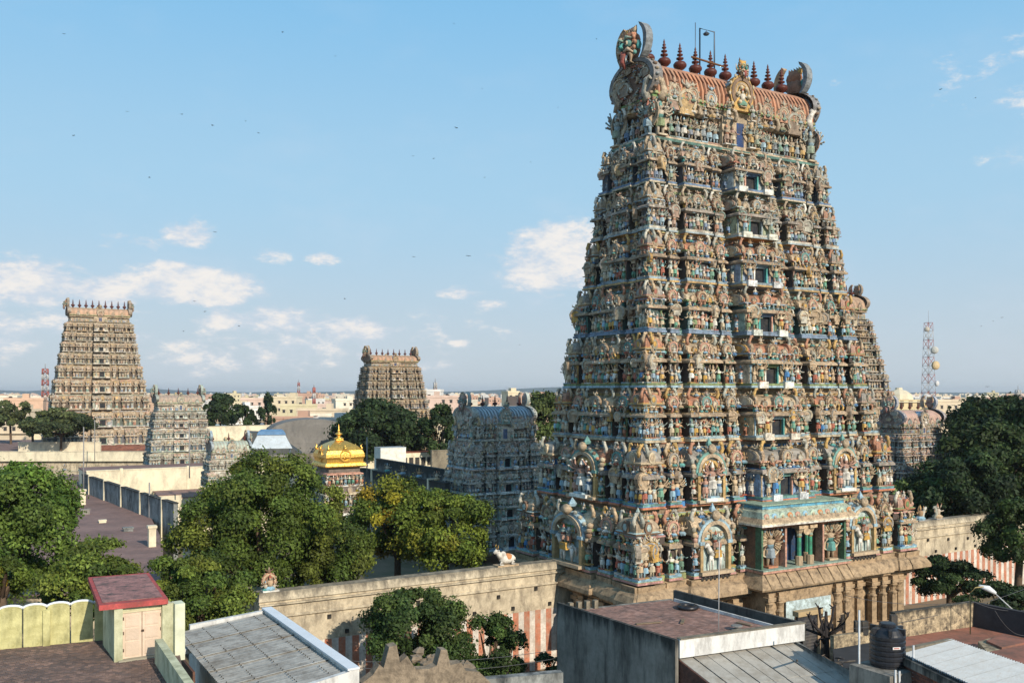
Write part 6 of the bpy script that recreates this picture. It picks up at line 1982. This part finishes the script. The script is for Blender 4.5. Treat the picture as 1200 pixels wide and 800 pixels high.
# pollarded bare tree
pb = at(968, 62)
bt = ob("pollarded_tree", None, loc=(pb[0], pb[1], 0), label="bare black pollarded tree in front of the tower's gate", cat="tree")
zt0 = zz(740, 62)
mk("trunk", tube([(0, 0, 0), (.05, 0, zt0 - 2), (0, 0, zt0), (.0, 0, zz(716, 62))], [.24, .21, .18, .09], 7), mat("black_bark", (.03, .025, .025), bump=.6), bt)
for i, (dx, dz) in enumerate(((-1.25, 1.1), (-.8, .6), (.8, .8), (1.3, 1.2), (-.4, 1.5), (.45, 1.6), (-1.4, .1), (.9, -.5), (-.7, -.9), (1.1, .2))):
    yy = rf.uniform(-.5, .5)
    P = [tube([(0, 0, zt0 - .3 if dz > 0 else zt0 + dz), (dx * .5, yy * .5, zt0 + dz * .3 - .1), (dx * .8, yy, zt0 + dz * .55), (dx, yy, zt0 + dz)], [.12, .10, .08, .09], 6)]
    for q in range(5):
        P.append(tube([(dx, yy, zt0 + dz), (dx + rf.uniform(-.3, .3), yy + rf.uniform(-.3, .3), zt0 + dz + rf.uniform(-.1, .4))], [.07, .03], 4))
    P.append(tube([(dx * .5, yy * .5, zt0 + dz * .3 - .1), (dx * .5 + rf.uniform(-.3, .3), yy, zt0 + dz * .3 + .4)], [.07, .05], 5))
    mk("branch", P, MATS["black_bark"], bt)
# shutter / dark doorway by the gate
q = gp(936, 741, 6.5)
mk("shop_shutter", [box(0, 1.9, 0, .2, 0, 6.6, (.03, .033, .04)), box(1.9, 2.2, -.1, .3, 0, 6.9, (.35, .25, .15)), box(-.1, 2.4, -.15, .4, 6.6, 6.95, (.42, .31, .17))] + [box(0, 1.9, -.03, 0, 4.2 + .22 * i, 4.3 + .22 * i, (.06, .06, .065)) for i in range(10)], PLAIN, loc=(*at(935, 66), -.4), rz=TH, label="dark slatted shutter doorway right of the concrete building", cat="shutter")
# sagging wires
WIRE = mat("wire", (.12, .12, .125), bump=0, var=0)
for i, (x0, y0, d0, x1, y1, d1_) in enumerate(((380, 712, 50, 655, 690, 58), (420, 722, 50, 655, 700, 58), (990, 697, 66, 1138, 704, 66), (1000, 736, 60, 1200, 690, 70), (1138, 703, 64, 1215, 712, 64), (1166, 715, 60, 1200, 744, 62))):
    a, b = at(x0, d0), at(x1, d1_)
    za, zb_ = zz(y0, d0), zz(y1, d1_)
    if i < 2:
        za, zb_ = zz(y0 + 60, d0), zz(y1 + 70, d1_)
    pts = [(a[0] + (b[0] - a[0]) * t, a[1] + (b[1] - a[1]) * t, za + (zb_ - za) * t - 1.2 * 4 * t * (1 - t) * .35) for t in [k / 12 for k in range(13)]]
    mk("overhead_wire", tube(pts, .018, 3), WIRE, label=("upper wire crossing in front of the striped wall", "lower wire crossing in front of the striped wall", "wire running from the tower base toward the street lamp", "long wire above the patchy wall", "wire along the top of the black wall", "stay wire slanting down below the street lamp")[i], cat="wire")
# thin wires and poles in the left precinct
for i, (px, y0, y1, Y) in enumerate(((111, 492, 540, 215), (98, 500, 585, 145), (222, 500, 560, 128), (175, 565, 640, 118), (430, 512, 560, 135), (44, 555, 572, 160))):
    x_, y_ = at(px, Y)
    mk("thin_pole", tube([(0, 0, max(0, zz(y1, Y))), (0, 0, zz(y0, Y))], .09, 5, (.25, .25, .25)), PLAIN, loc=(x_, y_, 0), label=("thin pole in front of the far left tower's foot", "thin pole at the far end of the dark stained wall", "thin pole by the pastel tower's right side", "thin dark pole at the near end of the dark stained wall", "thin pole just right of the golden dome", "short thin pole on the mauve roof behind the left tree")[i], cat="pole")

# ================================================================== birds over the temple
BIRD = mat("dark_feathers", (.03, .03, .035), bump=0)
bird = join([ball((0, 0, 0), (.10, .26, .09), C0, 6, 4), ball((0, -.28, .04), .07, C0, 5, 3), piece([(0, -.1, .03), (0, .12, .03), (.38, .02, .16), (.75, .12, .06)], [(0, 1, 3, 2)]), piece([(0, -.1, .03), (0, .12, .03), (-.38, .02, .16), (-.75, .12, .06)], [(0, 2, 3, 1)]), piece([(0, .2, 0), (.1, .42, 0), (-.1, .42, 0)], [(0, 1, 2)])])
bme_ = mesh_of(bird, "bird", BIRD)
BP = [(75, 40), (331, 38), (393, 66), (532, 28), (565, 104), (654, 126), (699, 46), (288, 142), (303, 156), (149, 131), (86, 159), (213, 134), (249, 147), (175, 208), (484, 183), (508, 186), (535, 150), (549, 300), (609, 404), (252, 272), (228, 353), (240, 365), (280, 382), (485, 301), (1102, 105), (1143, 115), (1164, 376), (1174, 372), (1150, 382), (1157, 453), (568, 208), (622, 190), (404, 350), (215, 388)]
for i, (px, py) in enumerate(BP):
    Y = rf.uniform(110, 230)
    x_, y_ = at(px, Y)
    ob("bird", bme_, loc=(x_, y_, zz(py, Y)), rz=rf.uniform(0, 6), sc=rf.uniform(.4, .8), label="tiny dark bird %s in the sky, %s" % ("very high" if py < 90 else "high" if py < 160 else "mid-way up" if py < 260 else "low", "over the far left tower" if px < 180 else "left of the sky's middle" if px < 330 else "over the middle tower" if px < 500 else "left of the great tower" if px < 620 else "close to the great tower's left side" if px < 760 else "over the grove at the right"), cat="bird", group="birds circling in the sky")

# ================================================================== thin air between the camera and the far land
hz = ob("haze", mesh_of(box(-9500, 9500, -400, 14500, -3, 75, C0), "haze", PLAIN), kind="stuff")
hm = bpy.data.materials.new("haze_air")
hm.use_nodes = True
hm.node_tree.nodes.clear()
ho = hm.node_tree.nodes.new("ShaderNodeOutputMaterial")
hv = hm.node_tree.nodes.new("ShaderNodeVolumePrincipled")
hv.inputs["Color"].default_value = (.93, .96, 1.0, 1)
hv.inputs["Density"].default_value = 0.00008
hv.inputs["Anisotropy"].default_value = 0.2
hm.node_tree.links.new(hv.outputs[0], ho.inputs["Volume"])
hz.data.materials.clear()
hz.data.materials.append(hm)

# ---- small clutter on the near roofs
p = gp(748, 722, ZB - .6)
cd = ob("satellite_dish", None, loc=(p[0] + 5.2, p[1] - 3.2, ZB - .6), label="small grey wire reel lying on the brown tiled roof", cat="reel")
mk("reel", tf(lathe([(.30, 0), (.34, .05), (.12, .08), (.12, .2), (.34, .23), (.30, .28)], 12, (.2, .2, .19)), (0, 0, 0)), PLAIN, cd)
cd.name = "wire_reel"
for i, (px, py, z, L) in enumerate(((760, 730, ZB - .58, 1.6), (800, 728, ZB - .58, 1.1), (872, 731, ZB - .58, 1.0))):
    a = gp(px, py, z)
    mk("roof_plank", tf(box(-L / 2, L / 2, -.09, .09, 0, .06, (.20, .15, .10)), rz=.3 + i), PLAIN, loc=(a[0], a[1], z), label=("longest loose plank on the brown roof near the side parapet", "short loose plank on the middle of the brown roof", "loose plank on the brown roof near the dark far parapet")[i], cat="plank")
